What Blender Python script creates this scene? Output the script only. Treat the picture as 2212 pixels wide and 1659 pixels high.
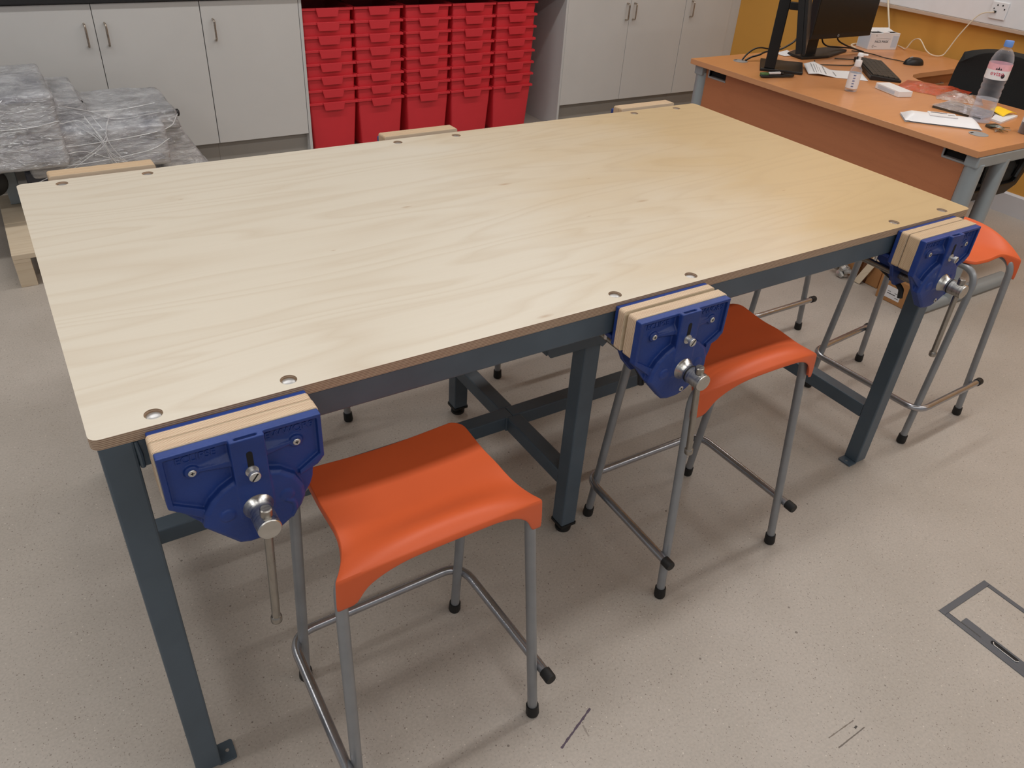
import bpy, bmesh, math, random
from mathutils import Vector, Matrix, noise

# ------------------------------------------------------------------ clear
for o in list(bpy.data.objects):
    bpy.data.objects.remove(o, do_unlink=True)
S = bpy.context.scene
COL = S.collection
R = math.radians
random.seed(7)

# ------------------------------------------------------------------ camera
CR = [[0.8470979935470025, -0.5279500855816713, 0.06077578846010513],
      [-0.25694235062838106, -0.5069795821768511, -0.8227711296036996],
      [0.46519417212837444, 0.6813518990874622, -0.565114122835118]]
cam = bpy.data.cameras.new('camera')
cam.sensor_fit = 'HORIZONTAL'
cam.sensor_width = 36.0
cam.lens = 27.3514
cam.clip_start = 0.05
camo = bpy.data.objects.new('camera', cam)
COL.objects.link(camo)
M = Matrix.Identity(4)
for i in range(3):
    M[i][0] = CR[0][i]
    M[i][1] = -CR[1][i]
    M[i][2] = -CR[2][i]
    M[i][3] = (0.01637, -0.98682, 1.55678)[i]
camo.matrix_world = M
S.camera = camo

# ------------------------------------------------------------------ view / world / lights
S.view_settings.view_transform = 'Standard'
S.view_settings.look = 'None'
S.view_settings.gamma = 1.0
S.view_settings.use_curve_mapping = False
S.view_settings.exposure = 0.0
W = bpy.data.worlds.new('room_ambient_fill')  # uniform ambient fill added in place of daylight from unseen windows
S.world = W
W.use_nodes = True
W.node_tree.nodes['Background'].inputs[0].default_value = (0.93, 0.95, 1.0, 1)
W.node_tree.nodes['Background'].inputs[1].default_value = 0.28


def lamp(x, y, sx, sy, power, z=2.66, col=(1, 0.988, 0.965)):
    d = bpy.data.lights.new('ceiling_and_fill_light', 'AREA')
    d.shape = 'RECTANGLE'
    d.size, d.size_y = sx, sy
    d.energy = power
    d.color = col
    o = bpy.data.objects.new('ceiling_and_fill_light', d)
    o.location = (x, y, z)
    COL.objects.link(o)


LP = 14.5
for ly, k in ((0.12, 1.0), (2.2, 0.9), (-2.0, 0.9)):
    for lx in (-1.7, 0.3, 2.2, 3.95):  # rightmost column is added fill to brighten the ochre wall and desk
        lamp(lx, ly, 1.5, 0.16, LP * k)

# ------------------------------------------------------------------ materials


class NT:
    def __init__(s, name):
        s.m = bpy.data.materials.new(name)
        s.m.use_nodes = True
        s.t = s.m.node_tree
        s.b = s.t.nodes['Principled BSDF']

    def n(s, typ, ins=None, **kw):
        nd = s.t.nodes.new(typ)
        for k, v in kw.items():
            setattr(nd, k, v)
        for k, v in (ins or {}).items():
            if isinstance(v, tuple) and len(v) == 2 and hasattr(v[0], 'outputs'):
                s.t.links.new(v[0].outputs[v[1]], nd.inputs[k])
            else:
                nd.inputs[k].default_value = v
        return nd

    def link(s, a, ao, b, bi):
        s.t.links.new(a.outputs[ao], b.inputs[bi])

    def coord(s, scale=(1, 1, 1), loc=(0, 0, 0), rot=(0, 0, 0), out='Object'):
        c = s.n('ShaderNodeTexCoord')
        return s.n('ShaderNodeMapping', {0: (c, out), 1: loc, 2: rot, 3: scale})

    def ramp(s, src, so, stops):
        r = s.n('ShaderNodeValToRGB', {0: (src, so)})
        e = r.color_ramp.elements
        while len(e) < len(stops):
            e.new(0.5)
        for i, (p, c) in enumerate(stops):
            e[i].position = p
            e[i].color = (c[0], c[1], c[2], 1) if len(c) == 3 else c
        return r

    def math(s, op, a, b=0.0, c=0.0):
        return s.n('ShaderNodeMath', {0: a, 1: b, 2: c}, operation=op)

    def mix(s, f, a, b, bt='MIX'):
        return s.n('ShaderNodeMix', {0: f, 6: a, 7: b}, data_type='RGBA', blend_type=bt)


def lin(c):
    return tuple((v / 255 / 12.92) if v / 255 <= 0.04045 else ((v / 255 + 0.055) / 1.055) ** 2.4 for v in c)


def L4(c):
    return lin(c) + (1,)


def simple(name, rgb, rough=0.5, metal=0.0, var=0.0, scale=20, spec=0.5, bump=0.0, bscale=200, coat=0.0, detail=3):
    t = NT(name)
    t.b.inputs['Roughness'].default_value = rough
    t.b.inputs['Metallic'].default_value = metal
    t.b.inputs['Specular IOR Level'].default_value = spec
    if coat:
        t.b.inputs['Coat Weight'].default_value = coat
        t.b.inputs['Coat Roughness'].default_value = 0.2
    mp = t.coord()
    nz = t.n('ShaderNodeTexNoise', {0: (mp, 0), 'Scale': scale, 'Detail': detail})
    lo = tuple(v * (1 - var) for v in lin(rgb))
    hi = tuple(min(1, v * (1 + var)) for v in lin(rgb))
    r = t.ramp(nz, 0, [(0.3, lo), (0.7, hi)])
    t.link(r, 0, t.b, 'Base Color')
    if bump:
        n2 = t.n('ShaderNodeTexNoise', {0: (mp, 0), 'Scale': bscale, 'Detail': 2.0})
        b = t.n('ShaderNodeBump', {'Height': (n2, 0), 'Strength': bump, 'Distance': 0.002})
        t.link(b, 0, t.b, 'Normal')
    return t.m


def wood(name, light, dark, stretch, ring=14, rough=0.45, fine=0.25, patch=None, line=0.16, coat=0.0, knots=()):
    """grain: contour lines of a stretched noise field"""
    t = NT(name)
    t.b.inputs['Roughness'].default_value = rough
    if coat:
        t.b.inputs['Coat Weight'].default_value = coat
        t.b.inputs['Coat Roughness'].default_value = 0.25
    mp = t.coord(scale=stretch)
    nz = t.n('ShaderNodeTexNoise', {0: (mp, 0), 'Scale': 1.0, 'Detail': 2.2, 'Roughness': 0.45, 'Distortion': 0.35})
    k = t.math('MULTIPLY', (nz, 0), ring)
    f = t.math('FRACT', (k, 0))
    rl = t.ramp(f, 0, [(0.0, (1, 1, 1)), (0.07, (0.75, 0.75, 0.75)), (0.35, (0.12,) * 3), (0.8, (0, 0, 0)), (1.0, (0.85,) * 3)])
    m2 = t.coord(scale=(stretch[0] * 5, stretch[1] * 40, stretch[2] * 40))
    n2 = t.n('ShaderNodeTexNoise', {0: (m2, 0), 'Scale': 1.0, 'Detail': 4.0, 'Roughness': 0.6})
    fac = t.math('MULTIPLY', (rl, 0), line)
    fac2 = t.math('MULTIPLY_ADD', (n2, 0), fine, (fac, 0))
    fac3 = t.math('SUBTRACT', (fac2, 0), fine * 0.45)
    cl = t.n('ShaderNodeClamp', {0: (fac3, 0)})
    base = light
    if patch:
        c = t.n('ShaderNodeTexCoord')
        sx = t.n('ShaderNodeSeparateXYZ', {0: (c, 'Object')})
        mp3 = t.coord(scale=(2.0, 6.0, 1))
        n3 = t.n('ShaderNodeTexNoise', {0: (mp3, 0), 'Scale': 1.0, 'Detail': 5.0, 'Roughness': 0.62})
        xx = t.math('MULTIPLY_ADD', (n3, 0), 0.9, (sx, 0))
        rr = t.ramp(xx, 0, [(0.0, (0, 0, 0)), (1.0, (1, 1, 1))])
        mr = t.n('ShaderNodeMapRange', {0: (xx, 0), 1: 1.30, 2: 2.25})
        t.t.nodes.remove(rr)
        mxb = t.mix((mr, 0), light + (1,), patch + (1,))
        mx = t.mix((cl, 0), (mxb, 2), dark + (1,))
    else:
        mx = t.mix((cl, 0), base + (1,), dark + (1,))
    last = mx
    for (kx, ky, kr) in knots:
        c = t.n('ShaderNodeTexCoord')
        mpk = t.n('ShaderNodeMapping', {0: (c, 'Object'), 1: (-kx / kr, -ky / (kr * 0.3), 0), 3: (1 / kr, 1 / (kr * 0.3), 0)})
        ln = t.n('ShaderNodeVectorMath', {0: (mpk, 0)}, operation='LENGTH')
        k1 = t.n('ShaderNodeMapRange', {0: (ln, 1), 1: 0.05, 2: 1.2, 3: 0.55, 4: 0.0})
        last = t.mix((k1, 0), (last, 2), lin((150, 108, 62)) + (1,))
    t.link(last, 2, t.b, 'Base Color')
    return t.m


def plywood(name, axis, light, dark, face, pitch=0.0030):
    """layered edge, layers stacked along the given object axis; plain birch on the faces across it"""
    t = NT(name)
    t.b.inputs['Roughness'].default_value = 0.6
    c = t.n('ShaderNodeTexCoord')
    s = t.n('ShaderNodeSeparateXYZ', {0: (c, 'Object')})
    n = t.n('ShaderNodeSeparateXYZ', {0: (c, 'Normal')})
    k = t.math('DIVIDE', (s, axis), pitch)
    f = t.math('PINGPONG', (k, 0), 1.0)
    mp = t.coord(scale=tuple(420 if i == axis else 9 for i in range(3)))
    nz = t.n('ShaderNodeTexNoise', {0: (mp, 0), 'Scale': 1.0, 'Detail': 3.0})
    f2 = t.math('MULTIPLY_ADD', (nz, 0), 0.7, (f, 0))
    r = t.ramp(f2, 0, [(0.55, dark), (0.95, light)])
    a = t.math('ABSOLUTE', (n, axis))
    g = t.math('GREATER_THAN', (a, 0), 0.8)
    m2 = t.coord(scale=(6, 60, 60))
    n2 = t.n('ShaderNodeTexNoise', {0: (m2, 0), 'Scale': 1.0, 'Detail': 3.0})
    r2 = t.ramp(n2, 0, [(0.3, tuple(v * 0.86 for v in face)), (0.7, face)])
    mx = t.mix((g, 0), (r, 0), (r2, 0))
    t.link(mx, 2, t.b, 'Base Color')
    return t.m


def floor_mat():
    t = NT('speckled_vinyl_floor')
    t.b.inputs['Roughness'].default_value = 0.42
    t.b.inputs['Specular IOR Level'].default_value = 0.35
    mp = t.coord()
    nz = t.n('ShaderNodeTexNoise', {0: (mp, 0), 'Scale': 2.2, 'Detail': 5.0, 'Roughness': 0.6})
    base = t.ramp(nz, 0, [(0.3, lin((171, 162, 152))), (0.7, lin((184, 175, 166)))])
    ng = t.n('ShaderNodeTexNoise', {0: (mp, 0), 'Scale': 160.0, 'Detail': 2.0})
    g = t.ramp(ng, 0, [(0.35, (0.93,) * 3), (0.65, (1.04,) * 3)])
    b1 = t.mix(1.0, (base, 0), (g, 0), 'MULTIPLY')
    # chips
    last = (b1, 2)
    for sc, thr, rad, colr in ((150, 0.84, 0.20, (92, 78, 68)), (260, 0.80, 0.24, (112, 100, 90)), (120, 0.90, 0.16, (218, 210, 198)), (45, 0.965, 0.10, (72, 60, 52))):
        v = t.n('ShaderNodeTexVoronoi', {0: (mp, 0), 'Scale': float(sc)})
        cs = t.n('ShaderNodeSeparateColor', {0: (v, 1)})
        pick = t.math('GREATER_THAN', (cs, 0), thr)
        d2 = t.math('MULTIPLY_ADD', (cs, 1), 0.12, rad - 0.06)
        near = t.math('LESS_THAN', (v, 0), (d2, 0))
        mk = t.math('MULTIPLY', (pick, 0), (near, 0))
        mk2 = t.math('MULTIPLY', (mk, 0), 0.6)
        last = (t.mix((mk2, 0), last, L4(colr)), 2)
    # pen and scuff marks lying on the floor: (x, y, angle, half length, half width, colour, strength)
    for (mx_, my_, an, hl, hw, colr, st) in (
            (0.7265, -0.2895, math.atan2(0.045, 0.109), 0.059, 0.0024, (66, 48, 72), 0.9),
            (0.741, -0.305, math.atan2(-0.033, -0.006), 0.014, 0.0022, (104, 92, 86), 0.45),
            (1.238, -0.5855, 0.0, 0.042, 0.0012, (92, 78, 66), 0.75),
            (1.242, -0.6105, 0.03, 0.046, 0.0014, (78, 66, 58), 0.8),
            (1.271, -0.599, 0.3, 0.0045, 0.0028, (40, 32, 28), 0.95)):
        c, s_ = math.cos(an), math.sin(an)
        cc = t.n('ShaderNodeTexCoord')
        sp = t.n('ShaderNodeSeparateXYZ', {0: (cc, 'Object')})
        wob = t.n('ShaderNodeTexNoise', {0: (mp, 0), 'Scale': 90.0, 'Detail': 2.0})
        u = t.math('MULTIPLY_ADD', (sp, 0), c, -(mx_ * c + my_ * s_))
        u = t.math('MULTIPLY_ADD', (sp, 1), s_, (u, 0))
        v = t.math('MULTIPLY_ADD', (sp, 0), -s_, (mx_ * s_ - my_ * c))
        v = t.math('MULTIPLY_ADD', (sp, 1), c, (v, 0))
        ua = t.math('LESS_THAN', (t.math('ABSOLUTE', (u, 0)), 0), hl)
        w = t.math('MULTIPLY', (wob, 0), hw * 2)
        va = t.math('LESS_THAN', (t.math('ABSOLUTE', (v, 0)), 0), (w, 0))
        k = t.math('MULTIPLY', (ua, 0), (va, 0))
        k = t.math('MULTIPLY', (k, 0), st)
        last = (t.mix((k, 0), last, L4(colr)), 2)
    t.t.links.new(last[0].outputs[last[1]], t.b.inputs['Base Color'])
    bp = t.n('ShaderNodeBump', {'Height': (ng, 0), 'Strength': 0.08, 'Distance': 0.001})
    t.link(bp, 0, t.b, 'Normal')
    return t.m


def film_mat(name, tint, lo, hi, streak=(3, 3, 40), gloss=0.35, bump=0.5):
    t = NT(name)
    out = t.t.nodes['Material Output']
    t.b.inputs['Base Color'].default_value = L4(tint)
    t.b.inputs['Roughness'].default_value = 0.35
    mp = t.coord(scale=streak)
    nz = t.n('ShaderNodeTexNoise', {0: (mp, 0), 'Scale': 1.0, 'Detail': 6.0, 'Roughness': 0.65, 'Distortion': 0.8})
    r = t.ramp(nz, 0, [(0.32, (lo,) * 3), (0.68, (hi,) * 3)])
    tr = t.n('ShaderNodeBsdfTransparent')
    ms = t.n('ShaderNodeMixShader', {0: (r, 0)})
    t.link(tr, 0, ms, 1)
    t.link(t.b, 0, ms, 2)
    mp2 = t.coord(scale=(22, 22, 60))
    n2 = t.n('ShaderNodeTexNoise', {0: (mp2, 0), 'Scale': 1.0, 'Detail': 5.0, 'Roughness': 0.65, 'Distortion': 1.2})
    b = t.n('ShaderNodeBump', {'Height': (n2, 0), 'Strength': bump, 'Distance': 0.02})
    t.link(b, 0, t.b, 'Normal')
    gl = t.n('ShaderNodeBsdfGlossy', {'Roughness': 0.11, 'Normal': (b, 0)})
    lw = t.n('ShaderNodeLayerWeight', {0: 0.4, 'Normal': (b, 0)})
    gf = t.math('MULTIPLY_ADD', (lw, 0), 0.5, gloss * 0.35)
    m2 = t.n('ShaderNodeMixShader', {0: (gf, 0)})
    t.link(ms, 0, m2, 1)
    t.link(gl, 0, m2, 2)
    t.link(m2, 0, out, 'Surface')
    return t.m


def clear_mat(name, tint, mixf, rough=0.05):
    t = NT(name)
    out = t.t.nodes['Material Output']
    t.b.inputs['Base Color'].default_value = L4(tint)
    t.b.inputs['Roughness'].default_value = rough
    mp = t.coord()
    nz = t.n('ShaderNodeTexNoise', {0: (mp, 0), 'Scale': 60.0, 'Detail': 2.0})
    r = t.ramp(nz, 0, [(0.3, (mixf * 0.8,) * 3), (0.7, (mixf * 1.2,) * 3)])
    lw = t.n('ShaderNodeLayerWeight', {0: 0.35})
    ad = t.math('MULTIPLY_ADD', (lw, 1), 0.45, (r, 0))
    cl = t.n('ShaderNodeClamp', {0: (ad, 0)})
    tr = t.n('ShaderNodeBsdfTransparent', {0: (0.97, 0.98, 1, 1)})
    ms = t.n('ShaderNodeMixShader', {0: (cl, 0)})
    t.link(tr, 0, ms, 1)
    t.link(t.b, 0, ms, 2)
    t.link(ms, 0, out, 'Surface')
    return t.m


def brushed(name, rgb, rough=0.32):
    t = NT(name)
    t.b.inputs['Metallic'].default_value = 1.0
    mp = t.coord(scale=(40, 300, 40))
    nz = t.n('ShaderNodeTexNoise', {0: (mp, 0), 'Scale': 1.0, 'Detail': 3.0})
    r = t.ramp(nz, 0, [(0.3, tuple(v * 0.8 for v in lin(rgb))), (0.7, lin(rgb))])
    t.link(r, 0, t.b, 'Base Color')
    rr = t.ramp(nz, 0, [(0.3, (rough * 0.8,) * 3), (0.7, (rough * 1.25,) * 3)])
    t.link(rr, 0, t.b, 'Roughness')
    return t.m


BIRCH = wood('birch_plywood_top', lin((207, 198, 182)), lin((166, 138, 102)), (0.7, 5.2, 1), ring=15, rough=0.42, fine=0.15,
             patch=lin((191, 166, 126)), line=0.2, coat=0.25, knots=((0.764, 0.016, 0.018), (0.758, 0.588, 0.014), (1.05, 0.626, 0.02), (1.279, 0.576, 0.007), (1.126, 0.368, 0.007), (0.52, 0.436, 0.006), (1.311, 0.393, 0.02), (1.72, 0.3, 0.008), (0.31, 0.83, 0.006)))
PLY_Z = plywood('plywood_edge', 2, lin((188, 164, 140)), lin((134, 106, 86)), lin((214, 196, 166)), 0.0015)
PLY_Y = plywood('plywood_cheek', 1, lin((224, 204, 176)), lin((146, 106, 78)), lin((226, 208, 180)), 0.0011)
PLY_B = plywood('worn_plywood_cheek', 1, lin((206, 182, 150)), lin((160, 126, 94)), lin((206, 186, 160)), 0.0011)
STEEL = simple('charcoal_painted_steel', (75, 88, 99), 0.42, 0, 0.1, 9, bump=0.12, bscale=120)
BLUE = simple('blue_enamelled_iron', (30, 58, 126), 0.45, 0, 0.14, 14, bump=0.25, bscale=170, spec=0.45)
BRUSH = brushed('turned_steel', (205, 203, 198), 0.3)
BAR = brushed('steel_bar', (170, 165, 158), 0.33)
ZINC = simple('zinc_plated_steel', (205, 205, 205), 0.35, 0.9, 0.1, 60)
DARK = simple('dark_recess', (18, 18, 20), 0.8)
ORANGE = simple('orange_moulded_plastic', (212, 92, 46), 0.5, 0, 0.03, 6, bump=0.06, bscale=500)
TUBE = simple('silver_painted_tube', (142, 144, 147), 0.36, 0.35, 0.08, 20)
RAILM = simple('satin_chrome_tube', (168, 168, 172), 0.25, 0.85, 0.1, 30)
RUBBER = simple('black_rubber', (20, 20, 20), 0.6, 0, 0.1, 30)
RED = simple('red_polypropylene', (206, 46, 56), 0.48, 0, 0.05, 5)
CAB = simple('grey_laminate_door', (197, 196, 194), 0.5, 0, 0.02, 4)
CABP = simple('grey_laminate_panel', (194, 194, 193), 0.5, 0, 0.02, 4)
PLINTH = simple('grey_plinth_board', (150, 146, 140), 0.55, 0, 0.03, 5)
SAT = brushed('satin_nickel_handle', (190, 178, 165), 0.3)
BLACKTOP = simple('black_worktop', (32, 32, 34), 0.4, 0, 0.1, 60)
FLOOR = floor_mat()
YELLOW = simple('ochre_painted_wall', (214, 156, 70), 0.75, 0, 0.03, 3, bump=0.1, bscale=300)
WALLW = simple('pale_painted_wall', (205, 204, 200), 0.8, 0, 0.02, 3)
SKIRT = simple('white_gloss_skirting', (206, 204, 206), 0.4, 0, 0.02, 5)
WHITE = simple('white_plastic', (232, 232, 234), 0.4, 0, 0.02, 12)
TRUNKTRIM = simple('beige_trunking_lip', (196, 172, 152), 0.5, 0, 0.03, 8)
BEECH = wood('beech_laminate_top', lin((205, 142, 92)), lin((176, 112, 66)), (2, 14, 2), ring=6, rough=0.38, fine=0.35, line=0.12, coat=0.3)
BEECHP = wood('beech_laminate_panel', lin((180, 114, 76)), lin((146, 86, 54)), (6, 1.2, 10), ring=6, rough=0.45, fine=0.4, line=0.15)
BEECHE = wood('beech_edge_band', lin((200, 144, 102)), lin((172, 114, 74)), (4, 2, 40), ring=5, rough=0.45, fine=0.3, line=0.1)
SILVER = simple('silver_grey_powder_coat', (150, 158, 162), 0.45, 0.2, 0.04, 15)
BLACKP = simple('black_plastic', (17, 17, 18), 0.45, 0, 0.1, 20)
SCREEN = simple('switched_off_screen', (12, 11, 11), 0.35, 0, 0.05, 4)
CLOTH = simple('black_upholstery', (26, 27, 27), 0.9, 0, 0.2, 300, bump=0.3, bscale=600)
GREYP = simple('grey_plastic', (150, 150, 150), 0.5, 0, 0.05, 10)
PAPER = simple('white_paper', (226, 226, 228), 0.8, 0, 0.03, 10)
INK = simple('black_ink', (38, 38, 44), 0.7)
CARD = simple('brown_cardboard', (170, 122, 76), 0.85, 0, 0.08, 14)
CARDD = simple('darker_cardboard', (104, 66, 40), 0.9, 0, 0.08, 14)
PALLETW = wood('raw_pine_board', lin((206, 190, 166)), lin((176, 150, 118)), (1.2, 9, 9), ring=8, rough=0.75, fine=0.3, line=0.25)
CLEAR = clear_mat('clear_plastic', (225, 225, 232), 0.04)
WATER = clear_mat('clear_gel', (225, 228, 235), 0.06)
FILM = film_mat('stretch_film', (222, 224, 230), 0.26, 0.90, (6, 6, 26), 0.5, 0.9)
STRAND = film_mat('film_strand', (226, 228, 232), 0.6, 0.9, (20, 20, 20), 0.5, 0.3)
BAGM = film_mat('clear_polythene', (240, 232, 228), 0.05, 0.55, (12, 12, 12))
REDBAG = film_mat('red_printed_polythene', (226, 84, 48), 0.45, 0.9, (9, 9, 9))
MACH = simple('blue_grey_machine_paint', (92, 100, 134), 0.45, 0, 0.25, 5)
MACHD = simple('dark_machine_paint', (70, 72, 84), 0.5, 0, 0.3, 6)
MACHT = simple('cast_machine_table', (160, 162, 168), 0.35, 0.5, 0.15, 9)
BROWNP = simple('brown_packing_paper', (150, 108, 78), 0.8, 0, 0.25, 9)
BCAP = simple('blue_bottle_cap', (104, 146, 216), 0.4)
PINK = simple('pink_label', (232, 176, 186), 0.5, 0, 0.1, 30)
PINKR = simple('red_label_print', (198, 40, 78), 0.5)
STICKY = simple('yellow_sticky_note', (250, 206, 30), 0.7)
BRASS = simple('worn_brass', (150, 130, 92), 0.4, 0.8, 0.2, 80)
OLIVE = simple('dark_leather', (64, 56, 44), 0.6, 0, 0.3, 60)
GREENP = simple('green_plastic', (82, 120, 70), 0.5)
BLUEP = simple('blue_label_print', (40, 62, 140), 0.5)
LBLUE = simple('pale_blue_print', (196, 208, 222), 0.6)
WCABLE = simple('cream_cable', (222, 208, 184), 0.5)
BROWNL = simple('brown_liquid', (96, 76, 60), 0.2, 0, 0.1, 8)
HATCH = simple('grey_floor_box_trim', (82, 85, 92), 0.45, 0, 0.06, 20)

# ------------------------------------------------------------------ mesh builder


class MB:
    def __init__(s):
        s.v, s.f, s.mi = [], [], []

    def add(s, verts, faces, mi=0):
        b = len(s.v)
        s.v += [tuple(v) for v in verts]
        s.f += [tuple(b + i for i in f) for f in faces]
        s.mi += [mi] * len(faces)
        return s

    def box(s, x0, x1, y0, y1, z0, z1, mi=0):
        x0, x1 = min(x0, x1), max(x0, x1)
        y0, y1 = min(y0, y1), max(y0, y1)
        z0, z1 = min(z0, z1), max(z0, z1)
        v = [(x, y, z) for z in (z0, z1) for y in (y0, y1) for x in (x0, x1)]
        return s.add(v, [(0, 2, 3, 1), (4, 5, 7, 6), (0, 1, 5, 4), (2, 6, 7, 3), (0, 4, 6, 2), (1, 3, 7, 5)], mi)

    def prism(s, poly, axis, a, b, mi=0):
        """extrude a 2-D polygon along axis (0,1,2) from a to b; the other two coords are given in order"""
        def P(p, h):
            q = list(p)
            q.insert(axis, h)
            return tuple(q)
        n = len(poly)
        area = sum(poly[i][0] * poly[(i + 1) % n][1] - poly[(i + 1) % n][0] * poly[i][1] for i in range(n))
        if area < 0:
            poly = poly[::-1]
        if axis == 1:
            poly = poly[::-1]
        lo, hi = min(a, b), max(a, b)
        v = [P(p, lo) for p in poly] + [P(p, hi) for p in poly]
        f = [tuple(range(n - 1, -1, -1)), tuple(range(n, 2 * n))]
        f += [(i, (i + 1) % n, n + (i + 1) % n, n + i) for i in range(n)]
        return s.add(v, f, mi)

    def tube(s, pts, r, seg=12, mi=0, cap=True):
        pts = [Vector(p) for p in pts]
        rs = r if isinstance(r, (list, tuple)) else [r] * len(pts)
        n = len(pts)
        tang = []
        for i in range(n):
            a = pts[max(0, i - 1)]
            b = pts[min(n - 1, i + 1)]
            tang.append((b - a).normalized())
        t0 = tang[0]
        up = Vector((0, 0, 1)) if abs(t0.z) < 0.9 else Vector((1, 0, 0))
        nx = t0.cross(up).normalized()
        rings = []
        for i in range(n):
            if i:
                q = tang[i - 1].rotation_difference(tang[i])
                nx = (q @ nx).normalized()
            by = tang[i].cross(nx).normalized()
            rings.append([pts[i] + nx * (rs[i] * math.cos(2 * math.pi * k / seg)) + by * (rs[i] * math.sin(2 * math.pi * k / seg)) for k in range(seg)])
        v = [p for ring in rings for p in ring]
        f = []
        for i in range(n - 1):
            for k in range(seg):
                a = i * seg + k
                b = i * seg + (k + 1) % seg
                f.append((a, b, b + seg, a + seg))
        if cap:
            f.append(tuple(range(seg - 1, -1, -1)))
            f.append(tuple(range((n - 1) * seg, n * seg)))
        return s.add(v, f, mi)

    def lathe(s, prof, o=(0, 0, 0), axis='z', seg=24, mi=0, cap=True):
        """prof: (radius, height) pairs from bottom to top"""
        v = []
        for (r, h) in prof:
            for k in range(seg):
                a = 2 * math.pi * k / seg
                x, y = r * math.cos(a), r * math.sin(a)
                if axis == 'z':
                    p = (o[0] + x, o[1] + y, o[2] + h)
                elif axis == 'y':   # height runs to -y
                    p = (o[0] + x, o[1] - h, o[2] + y)
                else:               # height runs to +x
                    p = (o[0] + h, o[1] + x, o[2] + y)
                v.append(p)
        f = []
        n = len(prof)
        for i in range(n - 1):
            for k in range(seg):
                a = i * seg + k
                b = i * seg + (k + 1) % seg
                f.append((a, b, b + seg, a + seg))
        if cap:
            f.append(tuple(range(seg - 1, -1, -1)))
            f.append(tuple(range((n - 1) * seg, n * seg)))
        return s.add(v, f, mi)

    def grid(s, fn, nu, nv, mi=0):
        v = [fn(i / nu, j / nv) for j in range(nv + 1) for i in range(nu + 1)]
        f = []
        for j in range(nv):
            for i in range(nu):
                a = j * (nu + 1) + i
                f.append((a, a + 1, a + nu + 2, a + nu + 1))
        return s.add(v, f, mi)

    def mesh(s, mesh, mat, mi=0):
        b = len(s.v)
        s.v += [tuple(mat @ v.co) for v in mesh.vertices]
        for p in mesh.polygons:
            s.f.append(tuple(b + i for i in p.vertices))
            s.mi.append(mi)
        return s

    def build(s, name, mats, parent=None, smooth=False, bevel=0.0, segs=2, subs=0, solid=0.0, angle=35):
        me = bpy.data.meshes.new(name)
        me.from_pydata(s.v, [], s.f)
        if not isinstance(mats, (list, tuple)):
            mats = [mats]
        for m in mats:
            me.materials.append(m)
        me.polygons.foreach_set('material_index', s.mi)
        me.update()
        bm = bmesh.new()
        bm.from_mesh(me)
        bmesh.ops.recalc_face_normals(bm, faces=bm.faces)
        bm.to_mesh(me)
        bm.free()
        if smooth:
            me.polygons.foreach_set('use_smooth', [True] * len(me.polygons))
            try:
                me.set_sharp_from_angle(angle=R(angle))
            except Exception:
                pass
        o = bpy.data.objects.new(name, me)
        COL.objects.link(o)
        if parent is not None:
            o.parent = parent
        if solid:
            m = o.modifiers.new('thickness', 'SOLIDIFY')
            m.thickness = solid
            m.offset = -1
        if bevel:
            m = o.modifiers.new('bevel', 'BEVEL')
            m.width = bevel
            m.segments = segs
            m.limit_method = 'ANGLE'
            m.angle_limit = R(40)
            m.harden_normals = False
        if subs:
            m = o.modifiers.new('sub', 'SUBSURF')
            m.levels = subs
            m.render_levels = subs
        return o


def tag(o, label, cat, group=None):
    o['label'] = label
    o['category'] = cat
    if group:
        o['group'] = group
    return o


def thing(name, label, cat, loc=(0, 0, 0), rz=0.0, group=None):
    o = bpy.data.objects.new(name, None)
    o.empty_display_size = 0.05
    o.location = loc
    o.rotation_euler = (0, 0, rz)
    COL.objects.link(o)
    return tag(o, label, cat, group)


def struct(o):
    o['kind'] = 'structure'
    return o


def copy_tree(src, loc, rz, label, parent=None):
    c = src.copy()
    COL.objects.link(c)
    if parent is None:
        c.location = loc
        c.rotation_euler = (0, 0, rz)
        c['label'] = label
    else:
        c.parent = parent
    for ch in list(src.children):
        copy_tree(ch, None, None, None, c)
    return c


def arc(c, r, a0, a1, n, plane='xy', h=0.0):
    out = []
    for i in range(n + 1):
        a = R(a0 + (a1 - a0) * i / n)
        p = (c[0] + r * math.cos(a), c[1] + r * math.sin(a))
        out.append(p)
    return out


def rrect(x0, x1, y0, y1, r, n=5):
    return (arc((x1 - r, y0 + r), r, -90, 0, n) + arc((x1 - r, y1 - r), r, 0, 90, n)
            + arc((x0 + r, y1 - r), r, 90, 180, n) + arc((x0 + r, y0 + r), r, 180, 270, n))


def fillet(pts, r, n=6):
    """round the inner corners of a 3-D polyline"""
    pts = [Vector(p) for p in pts]
    out = [pts[0]]
    for i in range(1, len(pts) - 1):
        a, b, c = pts[i - 1], pts[i], pts[i + 1]
        d1, d2 = (a - b).normalized(), (c - b).normalized()
        ang = d1.angle(d2)
        t = min(r / math.tan(ang / 2), (a - b).length * 0.49, (c - b).length * 0.49)
        p0, p1 = b + d1 * t, b + d2 * t
        for k in range(n + 1):
            s = k / n
            out.append((p0 * (1 - s) + b * s) * (1 - s) + (b * (1 - s) + p1 * s) * s)
    out.append(pts[-1])
    return out


def smoothline(pts, n=8):
    """Catmull-Rom through the points"""
    P = [Vector(p) for p in pts]
    P = [P[0] * 2 - P[1]] + P + [P[-1] * 2 - P[-2]]
    out = []
    for i in range(1, len(P) - 2):
        for k in range(n):
            t = k / n
            a, b, c, d = P[i - 1], P[i], P[i + 1], P[i + 2]
            out.append(0.5 * ((2 * b) + (c - a) * t + (2 * a - 5 * b + 4 * c - d) * t * t + (3 * b - a - 3 * c + d) * t ** 3))
    out.append(P[-2])
    return out


_txt = {}


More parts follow.
